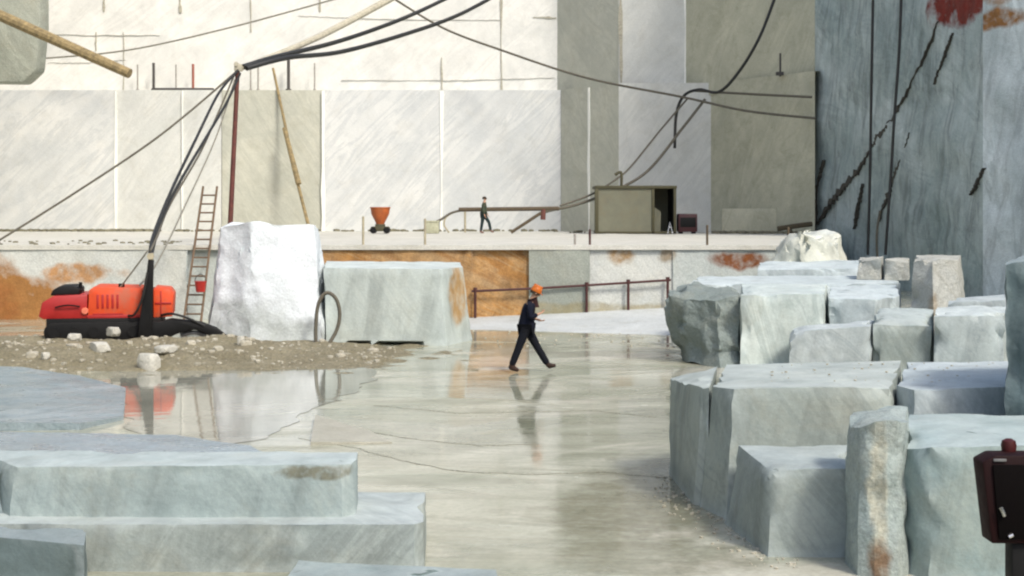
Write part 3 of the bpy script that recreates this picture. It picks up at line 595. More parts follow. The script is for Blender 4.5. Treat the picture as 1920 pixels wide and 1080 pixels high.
cable('hose', 'inner black hose bowing down beside the outer hose to the digger arm', [P(450, 138, YM), P(425, 192, 43), P(392, 248, 41), P(335, 345, 37), P(300, 420, 34), P(284, 478, 31.9)], .042, M_rubber)
cable('hose', 'thinner dark hose twisted behind the pair reaching the digger arm', [P(442, 134, YM + .1), P(412, 205, 43), P(376, 285, 40), P(318, 385, 35.5), P(296, 440, 33.2), P(282, 470, 31.9)], .03, M_grime)
cable('wire', 'straight grey guy wire falling from the mast to the bench edge', [P(444, 134, YM), P(300, 254, 43.6), P(140, 362, 43), P(-20, 462, 42.4)], .035, M_grime)
cable('wire', 'pale thin wire slanting from the mast behind the ladder to the digger', [P(440, 150, YM), P(405, 258, 42), P(345, 390, 38), P(296, 490, 34), P(262, 535, 32.4)], .025, M_wire)
cable('wire', 'short grey wire running down to the top of the red digger', [P(277, 470, 31.9), P(255, 500, 32), P(226, 538, 32.2)], .02, M_wire)
cable('wire', 'faint grey wire crossing the pale upper cliff behind the timber jib', [P(76, 110, 74), P(240, 94, 73), P(430, 52, 72), P(640, -5, 71)], .045, M_wire)
cable('wire', 'long sagging wire from the upper cliff to the shaded corner', [P(730, -8, 74), P(830, 52, 73.5), P(940, 94, 73), P(1100, 146, 71), P(1280, 182, 68), P(1400, 208, 66), P(1530, 222, 64.6)], .06, M_grime)
cable('hose', 'black hose curving from the cliff top over the step to its hooked end', [P(1455, -10, 66), P(1424, 70, 66), P(1385, 135, 66.5), P(1348, 172, 67), P(1310, 168, 68), P(1282, 180, 68.5), P(1268, 215, 68.6), P(1265, 278, 68.6)], .075, M_rubber)
cable('hose', 'long dark hose from the step down over the shed to the pipe', [P(1322, 186, 67.6), P(1280, 240, 67.3), P(1215, 320, 67), P(1150, 358, 66.2), P(1080, 384, 66), P(1020, 398, 66), P(985, 418, 66), P(962, 434, 66)], .07, M_grime)
cable('hose', 'second thin hose slanting beside the long one above the shed roof', [P(1290, 184, 68.5), P(1240, 242, 68), P(1185, 310, 67.5), P(1158, 334, 66.8), P(1110, 364, 66.5), P(1050, 386, 66)], .05, M_grime)
cable('pipe', 'straight dark pipe along the step above the olive corner face', [P(1300, 170, 68.9), P(1400, 176, 67), P(1522, 182, 64.6)], .06, M_grime, cat='pipe')
cable('rope', 'dark rope hanging straight down the shaded cliff, nearer the olive corner', [P(1637, -20, 58.5), P(1634, 150, 58.4), P(1631, 330, 58.4), P(1627, 478, 58.2)], .06, M_rubber, cat='rope', group='ropes hanging down the shaded cliff')
cable('rope', 'dark rope down the shaded cliff that bends across the long crack', [P(1690, -20, 56.5), P(1686, 90, 56.4), P(1676, 230, 56.4), P(1672, 300, 56.4), P(1660, 478, 56.2)], .06, M_rubber, cat='rope', group='ropes hanging down the shaded cliff')
cable('rope', 'thin brown rope hanging between the two dark ropes near the heap', [P(1650, 395, 57.0), P(1644, 440, 57.0), P(1645, 482, 57.0)], .05, M_grime, cat='rope', group='ropes hanging down the shaded cliff')
# hose loop before the blocks
cable('hose', 'black hose bent into an upright loop beside the snow-white block', [P(593, 655, 32.9), P(592, 615, 32.9), P(597, 570, 32.9), P(612, 549, 32.9), P(630, 560, 32.9), P(637, 590, 32.9), P(630, 622, 32.9), P(610, 654, 32.8)], .045, M_grime, group='hoses on the quarry floor')
# leaning pole
mb = MB(); mb.tube([P(582, 437, 72.4), P(555, 330, 73.4), P(540, 260, 74.2), P(512, 128, 75.4)], .09, 8, 4, r2=.07); mb.tube([P(560, 345, 73.1), P(533, 240, 74.1)], .15, 8, 0, r2=.11)
tag(mb.build('timber_pole', M_timber, origin=P(582, 437, 72.4)), 'long timber pole leaning on the sawn back wall, thicker at its middle', 'pole')
# iron pins on the step
M_pin = plain('dark_iron', (0.06, 0.055, 0.05), .7, var=.3)
M_pin2 = plain('weathered_iron', (0.30, 0.28, 0.25), .8, var=.3)
def pin(px, top, r, mat, lab, lean=0):
    a = Vector((PX(px, 75.5), 75.5, ZSTEP - .05)); mb = MB(); mb.cyl(a, (PX(px + lean, 75.5), 75.5, PZ(top, 75.5)), r, n=8)
    mb.cyl(a + Vector((0, 0, .05)), a + Vector((0, 0, .14)), r * 1.9, n=8)
    tag(mb.build('iron_pin', mat, origin=a), lab, 'iron rod', 'iron rods standing on the step of the back wall')
for px, t, r in ((258, 121, .045), (330, 121, .04), (470, 125, .04), (484, 120, .045), (590, 118, .04)):
    pin(px, t, r, M_pin2, 'faint grey iron rod standing on the step of the pale back wall')
pin(288, 118, .075, M_pin, 'thick dark iron rod at the end of the black bar on the step')
pin(362, 120, .07, plain('red_iron', (.28, .09, .06), .7), 'reddish iron rod rising above the black bar on the step')
pin(541, 108, .085, M_pin, 'tallest dark iron rod on the step beside the leaning pole')
pin(1463, 150, .05, M_pin, 'thin dark rod standing over the olive corner face') if False else None
mb = MB(); mb.box(PX(286, 75.4), PX(402, 75.4), 75.2, 75.32, ZSTEP + .02, ZSTEP + .13, .02)
tag(mb.build('iron_bar', M_pin, origin=(PX(286, 75.4), 75.3, ZSTEP)), 'long black iron bar lying along the step behind the mast', 'iron bar')
a = Vector((PX(1463, 66.6), 66.6, ZSTEP)); mb = MB(); mb.cyl(a - Vector((0, 0, .1)), a + Vector((0, 0, 1.0)), .05, n=8); mb.box(a.x - .2, a.x + .15, a.y - .1, a.y + .1, a.z - .05, a.z + .12, .02)
tag(mb.build('iron_pin', M_pin, origin=a), 'thin dark rod standing on the step over the olive corner face', 'iron rod')

# ------------------------------------------------------------------ ladder against the bench
M_lad = plain('weathered_ladder_wood', (0.13, 0.085, 0.05), .8, var=.3)
lb, lt = Vector((PX(360, 40.4), 40.4, 0)), Vector((PX(394, 43.1), 43.1, PZ(350, 43.1)))
lad = empty('ladder', lb); tag(lad, 'long wooden ladder leaning on the bench between digger and snow-white block', 'ladder')
d = lt - lb; wx = .25
for s in (-1, 1):
    mb = MB(); mb.tube([Vector((s * wx, 0, 0)), d + Vector((s * wx * .85, 0, 0))], .036, 8, 0); mb.build('rail', M_lad, lad)
for k in range(1, 15):
    t = k / 15; c = d * t; w = wx * (1 - .15 * t); mb = MB(); mb.cyl(c + Vector((-w, 0, 0)), c + Vector((w, 0, 0)), .026, n=8); mb.build('rung', M_lad, lad)
M_red = plain('red_paint', (0.36, 0.02, 0.015), .45, var=.2)
hb = P(376, 548, 40.6); bk = empty('bucket', hb); tag(bk, 'small red bucket hung on the wooden ladder', 'bucket')
mb = MB(); mb.lathe([(.10, 0), (.13, .02), (.17, .3), (.185, .31), (.17, .32)], 0, 0, 18); mb.build('pail', M_red, bk)
mb = MB(); mb.tube([(-.17, 0, .3), (-.12, 0, .45), (0, 0, .52), (.12, 0, .45), (.17, 0, .3)], .012, 6, 6); mb.build('handle', M_pin, bk)

# ------------------------------------------------------------------ railing below the bench
M_rail = plain('maroon_rail_paint', (0.06, 0.018, 0.016), .55, var=.3)
rl = empty('railing', (tx(890), 41.9, .05)); tag(rl, 'maroon pipe railing along the sloping path under the bench', 'railing'); ro = Vector(rl.location)
mb = MB(); mb.tube([P(884, 546, 41.9) - ro, P(1000, 541, 41.9) - ro, P(1100, 535, 41.9) - ro, P(1258, 525, 41.9) - ro], .038, 8, 2); mb.build('top_rail', M_rail, rl)
for px, t, bt in ((891, 545, 612), (1100, 535, 584), (1178, 530, 580), (1252, 525, 576)):
    mb = MB(); a, b2 = P(px, bt + 3, 41.9) - ro, P(px, t - 2, 41.9) - ro; mb.cyl(a, b2, .042, n=8); mb.cyl(b2 - Vector((0, 0, .05)), b2 + Vector((0, 0, .06)), .06, n=8); mb.build('post', M_rail, rl)
mb = MB(); mb.tube([P(888, 610, 41.6) - ro, P(930, 609, 41.6) - ro, P(985, 606, 41.6) - ro], .06, 8, 2); mb.build('bottom_rail', M_pin, rl)

# ------------------------------------------------------------------ digger
M_dred = plain('bright_red_machine_paint', (0.60, 0.058, 0.008), .62, var=.10, scale=4, dirt=(.30, .12, .07), damt=.6)
M_dred2 = plain('dull_red_machine_paint', (0.34, 0.014, 0.012), .45, var=.15, scale=4)
M_blk = plain('black_machine_steel', (0.007, 0.007, 0.007), .6, var=.3, spec=.2)
M_gla = plain('dark_cab_glass', (0.008, 0.01, 0.01), .08, var=.1)
YD = 32.0; DO = Vector((PX(195, YD), YD, 0.22)); dig = empty('excavator', DO, .2); tag(dig, 'red tracked excavator half hidden by the gravel bank, arm resting on the ground', 'excavator')
def dx(px): return PX(px, YD) - DO.x
def dz(py): return PZ(py, YD) - DO.z
mb = MB(); mb.prism([(dx(166), dz(596)), (dx(264), dz(596)), (dx(264), dz(541)), (dx(176), dz(538)), (dx(168), dz(544))], -.05, 1.7, .02); mb.build('engine_hood', M_dred, dig)
mb = MB(); mb.prism([(dx(78), dz(592)), (dx(86), dz(597)), (dx(165), dz(597)), (dx(165), dz(552)), (dx(104), dz(554)), (dx(84), dz(566))], -.02, 1.7, .02); side = mb.build('side_housing', M_dred2, dig)
mb = MB(); mb.prism([(dx(285), dz(597)), (dx(320), dz(595)), (dx(322), dz(555)), (dx(314), dz(544)), (dx(285), dz(541))], -.05, 1.6, .025); mb.build('counterweight', M_dred, dig)
mb = MB(); mb.prism([(dx(264), dz(597)), (dx(285), dz(597)), (dx(285), dz(546)), (dx(264), dz(546))], .05, 1.65, .0); mb.build('body', M_blk, dig)
mb = MB(); mb.prism([(dx(97), dz(554)), (dx(150), dz(554)), (dx(150), dz(541)), (dx(138), dz(536)), (dx(112), dz(537)), (dx(101), dz(544))], .15, 1.3, .03); mb.build('seat_cover', M_blk, dig)
mb = MB(); mb.cyl((dx(161), -.07, dz(582)), (dx(161), .02, dz(582)), .075, n=16); mb.build('lamp', plain('salmon_lamp_lens', (.75, .2, .12), .3), dig)
mb = MB(); mb.cyl((dx(150), .35, dz(545)), (dx(150), .35, dz(530)), .04, n=10); mb.build('exhaust_pipe', M_blk, dig); mb = MB(); mb.cyl((dx(225), .3, dz(540)), (dx(225), .3, dz(533)), .07, n=10); mb.build('filler_cap', M_blk, dig)
mb = MB(); mb.box(dx(165), dx(262), -.075, -.02, dz(597), dz(590), .01); mb.box(dx(175), dx(230), -.07, -.03, dz(589.5), dz(587.5), .0); mb.build('trim_strip', M_dred2, dig)
for yy in (-.15, 1.35):
    tr = MB(); prof = []
    x0, x1, zb, zt_ = dx(88), dx(302), dz(640), dz(603); r_ = (zt_ - zb) / 2
    for k in range(13): aa = math.pi / 2 + math.pi * k / 12; prof.append((x0 + r_ + r_ * math.cos(aa), zb + r_ + r_ * math.sin(aa)))
    for k in range(13): aa = -math.pi / 2 + math.pi * k / 12; prof.append((x1 - r_ + r_ * math.cos(aa), zb + r_ + r_ * math.sin(aa)))
    tr.prism(prof, yy, yy + .45, .015); track = tr.build('track', M_blk, dig)
    for k in range(6): wh = MB(); wh.cyl((x0 + r_ + (x1 - x0 - 2 * r_) * k / 5, yy - .03, zb + r_), (x0 + r_ + (x1 - x0 - 2 * r_) * k / 5, yy + .02, zb + r_), r_ * .55, n=14); wh.build('roller', M_blk, track)
mb = MB(); mb.box(dx(92), dx(302), -.10, 1.5, dz(626), dz(596), .02); mb.build('undercarriage', M_blk, dig)
for k in range(5): mb = MB(); mb.box(dx(182 + 9 * k), dx(186 + 9 * k), -.066, -.045, dz(578), dz(552), .004); mb.build('vent_slot', M_dred2, dig)
mb = MB(); mb.tube([(dx(108), -.06, dz(575)), (dx(130), -.10, dz(571)), (dx(152), -.06, dz(574))], .018, 6, 4); mb.build('grab_rail', M_blk, dig)
mb = MB(); mb.tube([(dx(240), -.07, dz(592)), (dx(252), -.3, dz(588)), (dx(266), -.45, dz(560)), (dx(276), -.45, dz(510))], .03, 6, 6); mb.build('hydraulic_hose', M_rubber, dig)
mb = MB(); mb.tube([(dx(300), -.08, dz(592)), (dx(322), -.4, dz(588)), (dx(352), -.36, dz(598)), (dx(380), -.34, dz(612))], .03, 6, 6); mb.build('hydraulic_hose', M_rubber, dig)
mb = MB(); mb.box(dx(288), dx(318), -.07, -.045, dz(571), dz(568), .004); mb.box(dx(298), dx(300), -.07, -.045, dz(592), dz(546), .002); mb.build('panel_seam', M_dred2, dig)
# upright boom in front of the body, with a pale clevis at its tip
mb = MB(); mb.prism([(dx(258), dz(640)), (dx(283), dz(640)), (dx(285), dz(590)), (dx(286), dz(520)), (dx(287), dz(487)), (dx(277), dz(486)), (dx(272), dz(530)), (dx(262), dz(592))], -.42, -.2, .02); bo = mb.build('boom', M_blk, dig)
mb = MB(); mb.cyl((dx(281), -.45, dz(480)), (dx(281), -.17, dz(480)), .075, n=12); mb.box(dx(277), dx(286), -.38, -.24, dz(488), dz(474), .01); mb.build('clevis', M_timber_l, bo)
# low arm lying towards the blocks
mb = MB(); mb.prism([(dx(262), dz(600)), (dx(300), dz(602)), (dx(318), dz(597)), (dx(372), dz(604)), (dx(402), dz(616)), (dx(432), dz(640)), (dx(424), dz(648)), (dx(392), dz(632)), (dx(362), dz(619)), (dx(330), dz(626)), (dx(300), dz(640)), (dx(262), dz(640))], -.34, -.06, .03); mb.build('dipper_arm', M_blk, dig)
mb = MB(); mb.tube([(dx(335), -.2, dz(630)), (dx(362), -.2, dz(625)), (dx(392), -.2, dz(636))], .05, 8, 4); mb.build('hydraulic_ram', plain('grey_steel', (.2, .2, .21), .4, .6), dig)
mb = MB(); mb.prism([(dx(408), dz(626)), (dx(436), dz(638)), (dx(438), dz(650)), (dx(415), dz(652)), (dx(398), dz(644))], -.5, .1, .02); mb.build('bucket', M_blk, dig)
mb = MB(); c = P(472, 652, 32); mb.prism([(c.x - .2, c.z - .06), (c.x + .18, c.z - .05), (c.x + .1, c.z + .04), (c.x - .15, c.z + .05)], 31.85, 32.15, .02)
tag(mb.build('iron_scrap', M_blk, origin=(c.x, 32, c.z - .06)), 'small black iron scrap on the floor at the foot of the snow-white block', 'scrap iron')

# ------------------------------------------------------------------ on the bench
YB = 68.0
def ledge(px, Y=YB): return Vector((PX(px, Y), Y, ZT + .03))
# orange hopper on a dark stand
ho = ledge(713, 66); hop = empty('hopper', ho); hop.scale = (.92, .92, .95); tag(hop, 'orange funnel-shaped hopper on a dark stand on the bench', 'hopper')
M_or = plain('orange_paint', (0.36, 0.085, 0.016), .6, var=.3, scale=3, dirt=(.3, .12, .04))
mb = MB(); mb.lathe([(.20, .42), (.24, .55), (.46, .95), (.50, 1.24), (.53, 1.25), (.53, 1.30), (.46, 1.30), (.40, 1.0)], 0, 0, 20); mb.build('funnel', M_or, hop)
M_dk = plain('dark_olive_steel', (0.06, 0.055, 0.025), .7, var=.3)
mb = MB(); mb.box(-.46, .46, -.3, .3, .12, .34, .04); mb.box(-.24, .24, -.24, .24, .3, .46, .03); mb.build('stand', M_dk, hop)
for s in (-1, 1): mb = MB(); mb.cyl((s * .34, -.36, .16), (s * .34, .36, .16), .16, n=16); mb.build('wheel', M_blk, hop)
# pipe on trestles
po = ledge(950, 66); pr = empty('pipe_stand', po); tag(pr, 'long brown pipe resting on a post and slanting strut on the bench', 'pipe stand')
def lp(px, py, Y=66): return P(px, py, Y) - po
M_brown = plain('brown_pipe_rust', (0.085, 0.062, 0.035), .75, var=.35)
mb = MB(); mb.tube([lp(860, 393), lp(1048, 391)], .10, 10, 0); mb.build('pipe', M_brown, pr)
mb = MB(); mb.tube([lp(1024, 393), lp(958, 436)], .08, 8, 0); mb.build('strut', M_brown, pr)
mb = MB(); mb.cyl(lp(1019, 392), lp(1018, 412), .12, n=10); mb.build('coupling', plain('maroon_steel', (.12, .04, .03), .6), pr)
mb = MB(); mb.cyl(lp(872, 393), lp(872, 436), .05, n=8); mb.build('post', M_timber_l, pr)
cable('hose', 'dark hose drooping from the pipe end to the pale box on the bench', [P(866, 394, 66), P(845, 400, 66), P(826, 412, 66), P(806, 420, 66)], .06, M_grime, group='hoses on the bench')
cable('hose', 'pale thin hose dropping in a curve below the pipe end', [P(850, 398, 66), P(836, 408, 66), P(833, 422, 66), P(842, 436, 66)], .04, M_timber_l, group='hoses on the bench')
bo_ = ledge(810, 66); mb = MB(); mb.box(-.33, .33, -.25, .25, 0, .55, .03); mb.box(-.36, .36, -.28, .28, .52, .60, .02)
o = mb.build('tool_box', plain('pale_olive_box', (.38, .38, .27), .8)); o.location = bo_; tag(o, 'pale olive box with lid at the end of the drooping hose', 'box')
# shed / container
YS = 65.0; so = ledge(1193, YS); sh = empty('shed', so); tag(sh, 'grey-green metal site shed with open dark doorway on the bench', 'shed')
def sx_(px): return PX(px, YS) - so.x
hS = PZ(348, YS) - so.z
M_shed = plain('grey_green_sheet_metal', (0.15, 0.15, 0.105), .75, var=.15, scale=2, dirt=(.16, .12, .06), damt=.35)
mb = MB(); mb.box(sx_(1120), sx_(1224), 0, .06, .1, hS - .14, .0); mb.box(sx_(1120), sx_(1120) + .06, .06, 2.2, .1, hS - .14, 0); mb.box(sx_(1120), sx_(1268), 2.2, 2.26, .1, hS - .14, 0); mb.build('wall', M_shed, sh)
mb = MB(); mb.box(sx_(1116), sx_(1269), -.08, 2.35, hS - .14, hS, .02); mb.build('roof', M_dk, sh)
mb = MB(); mb.box(sx_(1115), sx_(1122), -.07, .0, .0, hS - .14, .01); mb.build('corner_post', M_dk, sh); mb = MB(); mb.box(sx_(1222), sx_(1227), -.05, .02, 0, hS - .14, .01); mb.build('door_post', M_dk, sh); mb = MB(); mb.box(sx_(1263), sx_(1268), -.05, .05, 0, hS - .14, .01); mb.build('corner_post', M_dk, sh)
mb = MB(); mb.box(sx_(1118), sx_(1268), -.05, 2.3, 0, .1, .01); mb.build('base_frame', M_dk, sh)
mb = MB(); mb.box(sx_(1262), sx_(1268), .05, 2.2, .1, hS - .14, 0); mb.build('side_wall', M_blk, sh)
mb = MB(); mb.prism([(sx_(1228), .1), (sx_(1240), .1), (sx_(1241), 1.0), (sx_(1228), 1.25)], .4, .46, 0); mb.build('inner_panel', M_shed, sh)
mb = MB(); mb.tube([(sx_(1166), .3, hS - .02), (sx_(1166), .3, hS + .55), (sx_(1162), .3, hS + .62), (sx_(1154), .3, hS + .5)], .07, 8, 4); mb.build('flue', M_dk, sh)
mo = ledge(1290, 65); mc = empty('compressor', mo); tag(mc, 'small dark maroon machine box standing beside the shed doorway', 'machine')
mb = MB(); mb.box(-.44, .44, 0, .8, .08, .92, .05); mb.build('housing', plain('very_dark_maroon', (.045, .008, .01), .5), mc)
mb = MB(); mb.box(-.36, .36, -.02, .0, .3, .75, .01); mb.build('grille', M_blk, mc)
for s in (-1, 1): mb = MB(); mb.box(s * .3 - .08, s * .3 + .08, .1, .7, 0, .1, .01); mb.build('skid', M_blk, mc)
mb = MB(); q = ledge(1256, 64.3); mb.tube([q + Vector((-.1, 0, .02)), q + Vector((.0, 0, .55)), q + Vector((.12, 0, .02))], .03, 8, 0)
mb.tube([q + Vector((-.05, 0, .3)), q + Vector((.06, 0, .3))], .02, 6, 0)
tag(mb.build('trestle', plain('pale_steel', (.45, .47, .5), .5), origin=q), 'small pale folding trestle between the shed and the maroon machine', 'trestle')
# low slab and pallet against olive face, log
q = ledge(1410, 67.2); mb = MB()
mb.box(-1.45, 1.45, -.1, .06, 0, 1.16, .03)
o = mb.build('stone_slab', M_olive); o.location = q; tag(o, 'olive grey slab propped upright against the shaded corner face', 'stone slab')
mb = MB(); mb.tube([P(1458, 429, 63.5), P(1490, 424, 63.5), P(1522, 420, 63.6)], .12, 8, 3); mb.tube([P(1480, 428, 63.5), P(1484, 436, 63.3)], .08, 6, 0)
tag(mb.build('log', plain('dark_bark', (.07, .055, .03), .9), origin=P(1458, 432, 63.5)), 'dark log lying on the bench at the foot of the olive corner', 'log')
# stakes on the bench edge
for px, t, bt, mt_, lab in ((681, 408, 462, M_timber_l, 'pale slim stake on the bench edge beside the orange hopper'), (797, 412, 466, M_timber_l, 'pale slim stake on the bench edge before the olive box'),
                          (1106, 432, 470, M_rail, 'short maroon stake on the bench edge before the shed'), (1326, 424, 464, M_brown, 'brown stake on the bench edge past the maroon machine'),
                          (1478, 428, 470, M_brown, 'dark brown stake on the bench edge by the domed boulder'), (1098 - 20, 440, 466, M_pin2, 'thin grey stake on the bench edge left of the shed')):
    a = Vector((PX(px, 42.3), 42.3, ZT)); b2 = Vector((PX(px, 42.3), 42.3, PZ(t, 42.3))); mb = MB(); mb.cyl(a, b2, .035, n=8); mb.cyl(b2, b2 + Vector((0, 0, .04)), .045, .02, 8)
    tag(mb.build('stake', mt_, origin=a), lab, 'stake', 'stakes along the edge of the bench')
# rubble along the foot of the back face
M_rub = plain('dusty_rubble', (0.16, 0.15, 0.10), .9, var=.4, scale=3)
mb = MB()
for i in range(620):
    px = random.choice((random.uniform(-60, 300), random.uniform(-60, 1100), random.uniform(90, 290), random.uniform(1340, 1500)))
    Y = (74.4 if px < 1050 else 66.5 - (px - 1340) * .008) - abs(random.gauss(0, .5)); lump(mb, (PX(px, Y), Y, ZT + .05), random.uniform(.05, .24), i, 1)
for i in range(50):
    px = random.uniform(-50, 340); Y = random.uniform(42.4, 48); lump(mb, (PX(px, Y), Y, ZT + .03), random.uniform(.03, .12), i + 900, 1)
mb.build('rubble', M_rub)['kind'] = 'stuff'

# ------------------------------------------------------------------ dark red cabinet at the frame edge
M_cab = plain('oxblood_paint', (0.012, 0.0012, 0.0015), .7, var=.3, scale=4, spec=.2)
YC = 9.0; co = Vector((PX(1925, YC), YC + .14, 0)); cab = empty('control_cabinet', co); tag(cab, 'dark oxblood steel control cabinet on a black post at the frame edge', 'cabinet')
def cx_(px): return PX(px, YC) - co.x
def cz_(py): return PZ(py, YC)
mb = MB(); mb.prism([(cx_(1844), cz_(868)), (cx_(1868), cz_(855)), (cx_(1985), cz_(855)), (cx_(1985), cz_(1021)), (cx_(1862), cz_(1021))], -.12, .08, .012); mb.build('housing', M_cab, cab)
mb = MB(); mb.prism([(cx_(1862), cz_(872)), (cx_(1978), cz_(872)), (cx_(1978), cz_(1012)), (cx_(1874), cz_(1012))], -.14, -.122, .006); dr = mb.build('door', plain('black_door', (.003, .002, .002), .8, spec=.08), cab)
mb = MB(); mb.tube([(cx_(1874), -.16, cz_(950)), (cx_(1878), -.165, cz_(958)), (cx_(1881), -.16, cz_(966))], .012, 8, 3); M_ws = plain('worn_steel', (.6, .58, .56), .25, .9); mb.build('latch', M_ws, dr); mb = MB(); mb.cyl((cx_(1890), -.15, cz_(1006)), (cx_(1898), -.15, cz_(1002)), .014, n=8); mb.build('bolt', M_ws, dr)
mb = MB(); mb.box(cx_(1864), cx_(1888), -.135, -.121, cz_(866), cz_(861), .003); mb.build('highlight_strip', plain('highlight_grey', (.2, .2, .2), .4, .5), cab)  # thin grey strip added as the highlight near the cabinet's top edge
mb = MB(); mb.lathe([(.07, 0), (.09, .02), (.10, .10), (.085, .16), (.04, .185)], 0, 0, 16); o = mb.build('cap', plain('dusky_red', (.05, .008, .008), .5, spec=.3), cab); o.location = (cx_(1911), .05, cz_(855) - .012); o.scale = (.5, .5, .5)
mb = MB(); mb.box(cx_(1904), cx_(1990), -.08, .06, 0.02, cz_(1021), .01); mb.build('post', M_blk, cab)
mb = MB(); mb.box(cx_(1885), cx_(2005), -.14, .26, 0, .03, .005); mb.build('base_plate', M_blk, cab)

# ------------------------------------------------------------------ people
def skin(name, mat, verts, edges, root, parent, sub=2):
    """verts: list of (pos, radius[, radius2]); grows one continuous surface and bakes it"""
    me = bpy.data.meshes.new(name); me.from_pydata([v[0] for v in verts], edges, []); o = bpy.data.objects.new(name, me); C.objects.link(o)
    md = o.modifiers.new('Skin', 'SKIN'); md.use_smooth_shade = True; md.branch_smoothing = .6
    for i, v in enumerate(verts):
        s = me.skin_vertices[0].data[i]; s.radius = (v[1], v[2] if len(v) > 2 else v[1]); s.use_root = (i == root)
    sb = o.modifiers.new('Sub', 'SUBSURF'); sb.levels = sub; sb.render_levels = sub
    dg = bpy.context.evaluated_depsgraph_get(); m2 = bpy.data.meshes.new_from_object(o.evaluated_get(dg)); o.modifiers.clear(); o.data = m2
    bpy.data.meshes.remove(me); m2.materials.clear(); m2.materials.append(mat); m2.shade_smooth(); m2.name = name
    o.parent = parent; return o
def person(label, loc, rz, J, cols, scale=1.0):
    root = empty('person', loc, rz); root.scale = (scale,) * 3; tag(root, label, 'person', None)
    V = Vector; mk = lambda n, c, r=.8: plain(n, c, r, var=.2, scale=12)
    mk = lambda n, c, r=.85: plain(n, c, r, var=.35, scale=7, spec=.2)
    Mskin, Mj, Mt, Mb, Mh, Mhair = mk('skin', (.42, .25, .17), .6), mk('jacket_cloth', cols['jacket']), mk('trouser_cloth', cols['trousers']), mk('boot_leather', cols['boots'], .6), mk('helmet_plastic', cols['helmet'], .4), mk('hair', (.04, .03, .02))
    hip, nk, hd = V(J['hip']), V(J['neck']), V(J['head']); chest = hip.lerp(nk, .62) + V((J.get('hunch', -.03), 0, 0)); belly = hip.lerp(nk, .3) + V((J.get('hunch', -.03) * .6, 0, 0))
    up = (hd - nk).normalized(); fw = V(J['face']).normalized()
    vs = [(hip, .13, .15), (belly, .12, .145), (chest, .13, .17), (nk, .06, .06), (hd - up * .05, .085, .075), (hd + up * .05, .095, .08), (hd - up * .07 + fw * .055, .05, .045), (hd + fw * .105 - up * .01, .016, .014)]
    ed = [(0, 1), (1, 2), (2, 3), (3, 4), (4, 5), (4, 6), (4, 7)]
    def add(p, r, to): vs.append((V(p), r) if not isinstance(r, tuple) else (V(p), *r)); ed.append((to, len(vs) - 1)); return len(vs) - 1
    for s, k in ((1, 'L'), (-1, 'R')):
        sh, el, wr = V(J['sh' + k]), V(J['el' + k]), V(J['wr' + k])
        a = add(sh, .045, 2); b = add(el, .042, a); c_ = add(wr, .029, b)
        hdir = (wr - el).normalized(); pal = add(wr + hdir * .065, (.02, .036), c_)
        sidev = V((0, 1, 0)).cross(hdir).normalized() if abs(hdir.y) < .9 else V((1, 0, 0)); curl = -sidev if J.get('curl', 1) > 0 else sidev
        lat = hdir.cross(sidev).normalized()
        for f in range(4):
            off = lat * (-.027 + .018 * f); ln = (.07, .08, .076, .06)[f]; base = wr + hdir * .095 + off
            i1 = add(base, .0095, pal); i2 = add(base + hdir * ln * .5 + curl * .014, .0085, i1); add(base + hdir * ln * .8 + curl * .042, .0075, i2)
        t0 = wr + hdir * .045 - lat * .036; i1 = add(t0, .011, c_); add(t0 + hdir * .045 - lat * .012 + curl * .015, .009, i1)
        hj, kn, an, toe = V(J['hj' + k]), V(J['kn' + k]), V(J['an' + k]), V(J['to' + k])
        a = add(hj, .085, 0); b = add(kn, .058, a); c_ = add(an, .042, b); add(an.lerp(toe, .9), .036, c_)
    skin('body', Mskin, vs, ed, 0, root, 1)
    # jacket
    jv = [(hip - V((0, 0, .08)), .185, .18), (hip + V((0, 0, .06)), .18, .175), (belly, .175, .17), (chest, .175, .20), (chest.lerp(nk, .62), .13, .14), (nk.lerp(hd, .08), .075, .075)]; je = [(0, 1), (1, 2), (2, 3), (3, 4), (4, 5)]
    for k in ('L', 'R'):
        sh, el, wr = V(J['sh' + k]), V(J['el' + k]), V(J['wr' + k]); n = len(jv)
        jv += [(sh, .098), (sh.lerp(el, .5), .068), (el, .06), (wr.lerp(el, .12), .048)]; je += [(3, n), (n, n + 1), (n + 1, n + 2), (n + 2, n + 3)]
    skin('jacket', Mj, jv, je, 0, root)
    if 'vest' in cols:
        skin('scarf', mk('scarf_cloth', cols['vest']), [(chest.lerp(nk, .55) + fw * .09, .06, .10), (chest.lerp(nk, .85) + fw * .05, .085, .10), (nk + up * .015, .082, .082)], [(0, 1), (1, 2)], 1, root)
    tv = [(hip + V((0, 0, .02)), .145, .165)]; te = []
    for k in ('L', 'R'):
        hj, kn, an = V(J['hj' + k]), V(J['kn' + k]), V(J['an' + k]); n = len(tv)
        tv += [(hj, .105), (hj.lerp(kn, .55), .092), (kn, .076), (kn.lerp(an, .5), .074), (an + (kn - an).normalized() * .03, .066)]; te += [(0, n), (n, n + 1), (n + 1, n + 2), (n + 2, n + 3), (n + 3, n + 4)]
    skin('trousers', Mt, tv, te, 0, root)
    for k in ('L', 'R'):
        kn, an, toe = V(J['kn' + k]), V(J['an' + k]), V(J['to' + k]); dn = V(J.get('so' + k, (0, 0, -1))).normalized(); heel = an + dn * .05 - (toe - an).normalized() * .05
        skin('boot', Mb, [(an + (kn - an).normalized() * .12, .056), (an, .056), (heel, .05), (an.lerp(toe, .55) + dn * .01, .052, .046), (toe, .04, .045)], [(0, 1), (1, 2), (1, 3), (3, 4)], 1, root)
    rot = fw.cross(V((0, 1, 0))); tilt = math.atan2(fw.x * 0 - fw.z, fw.x)
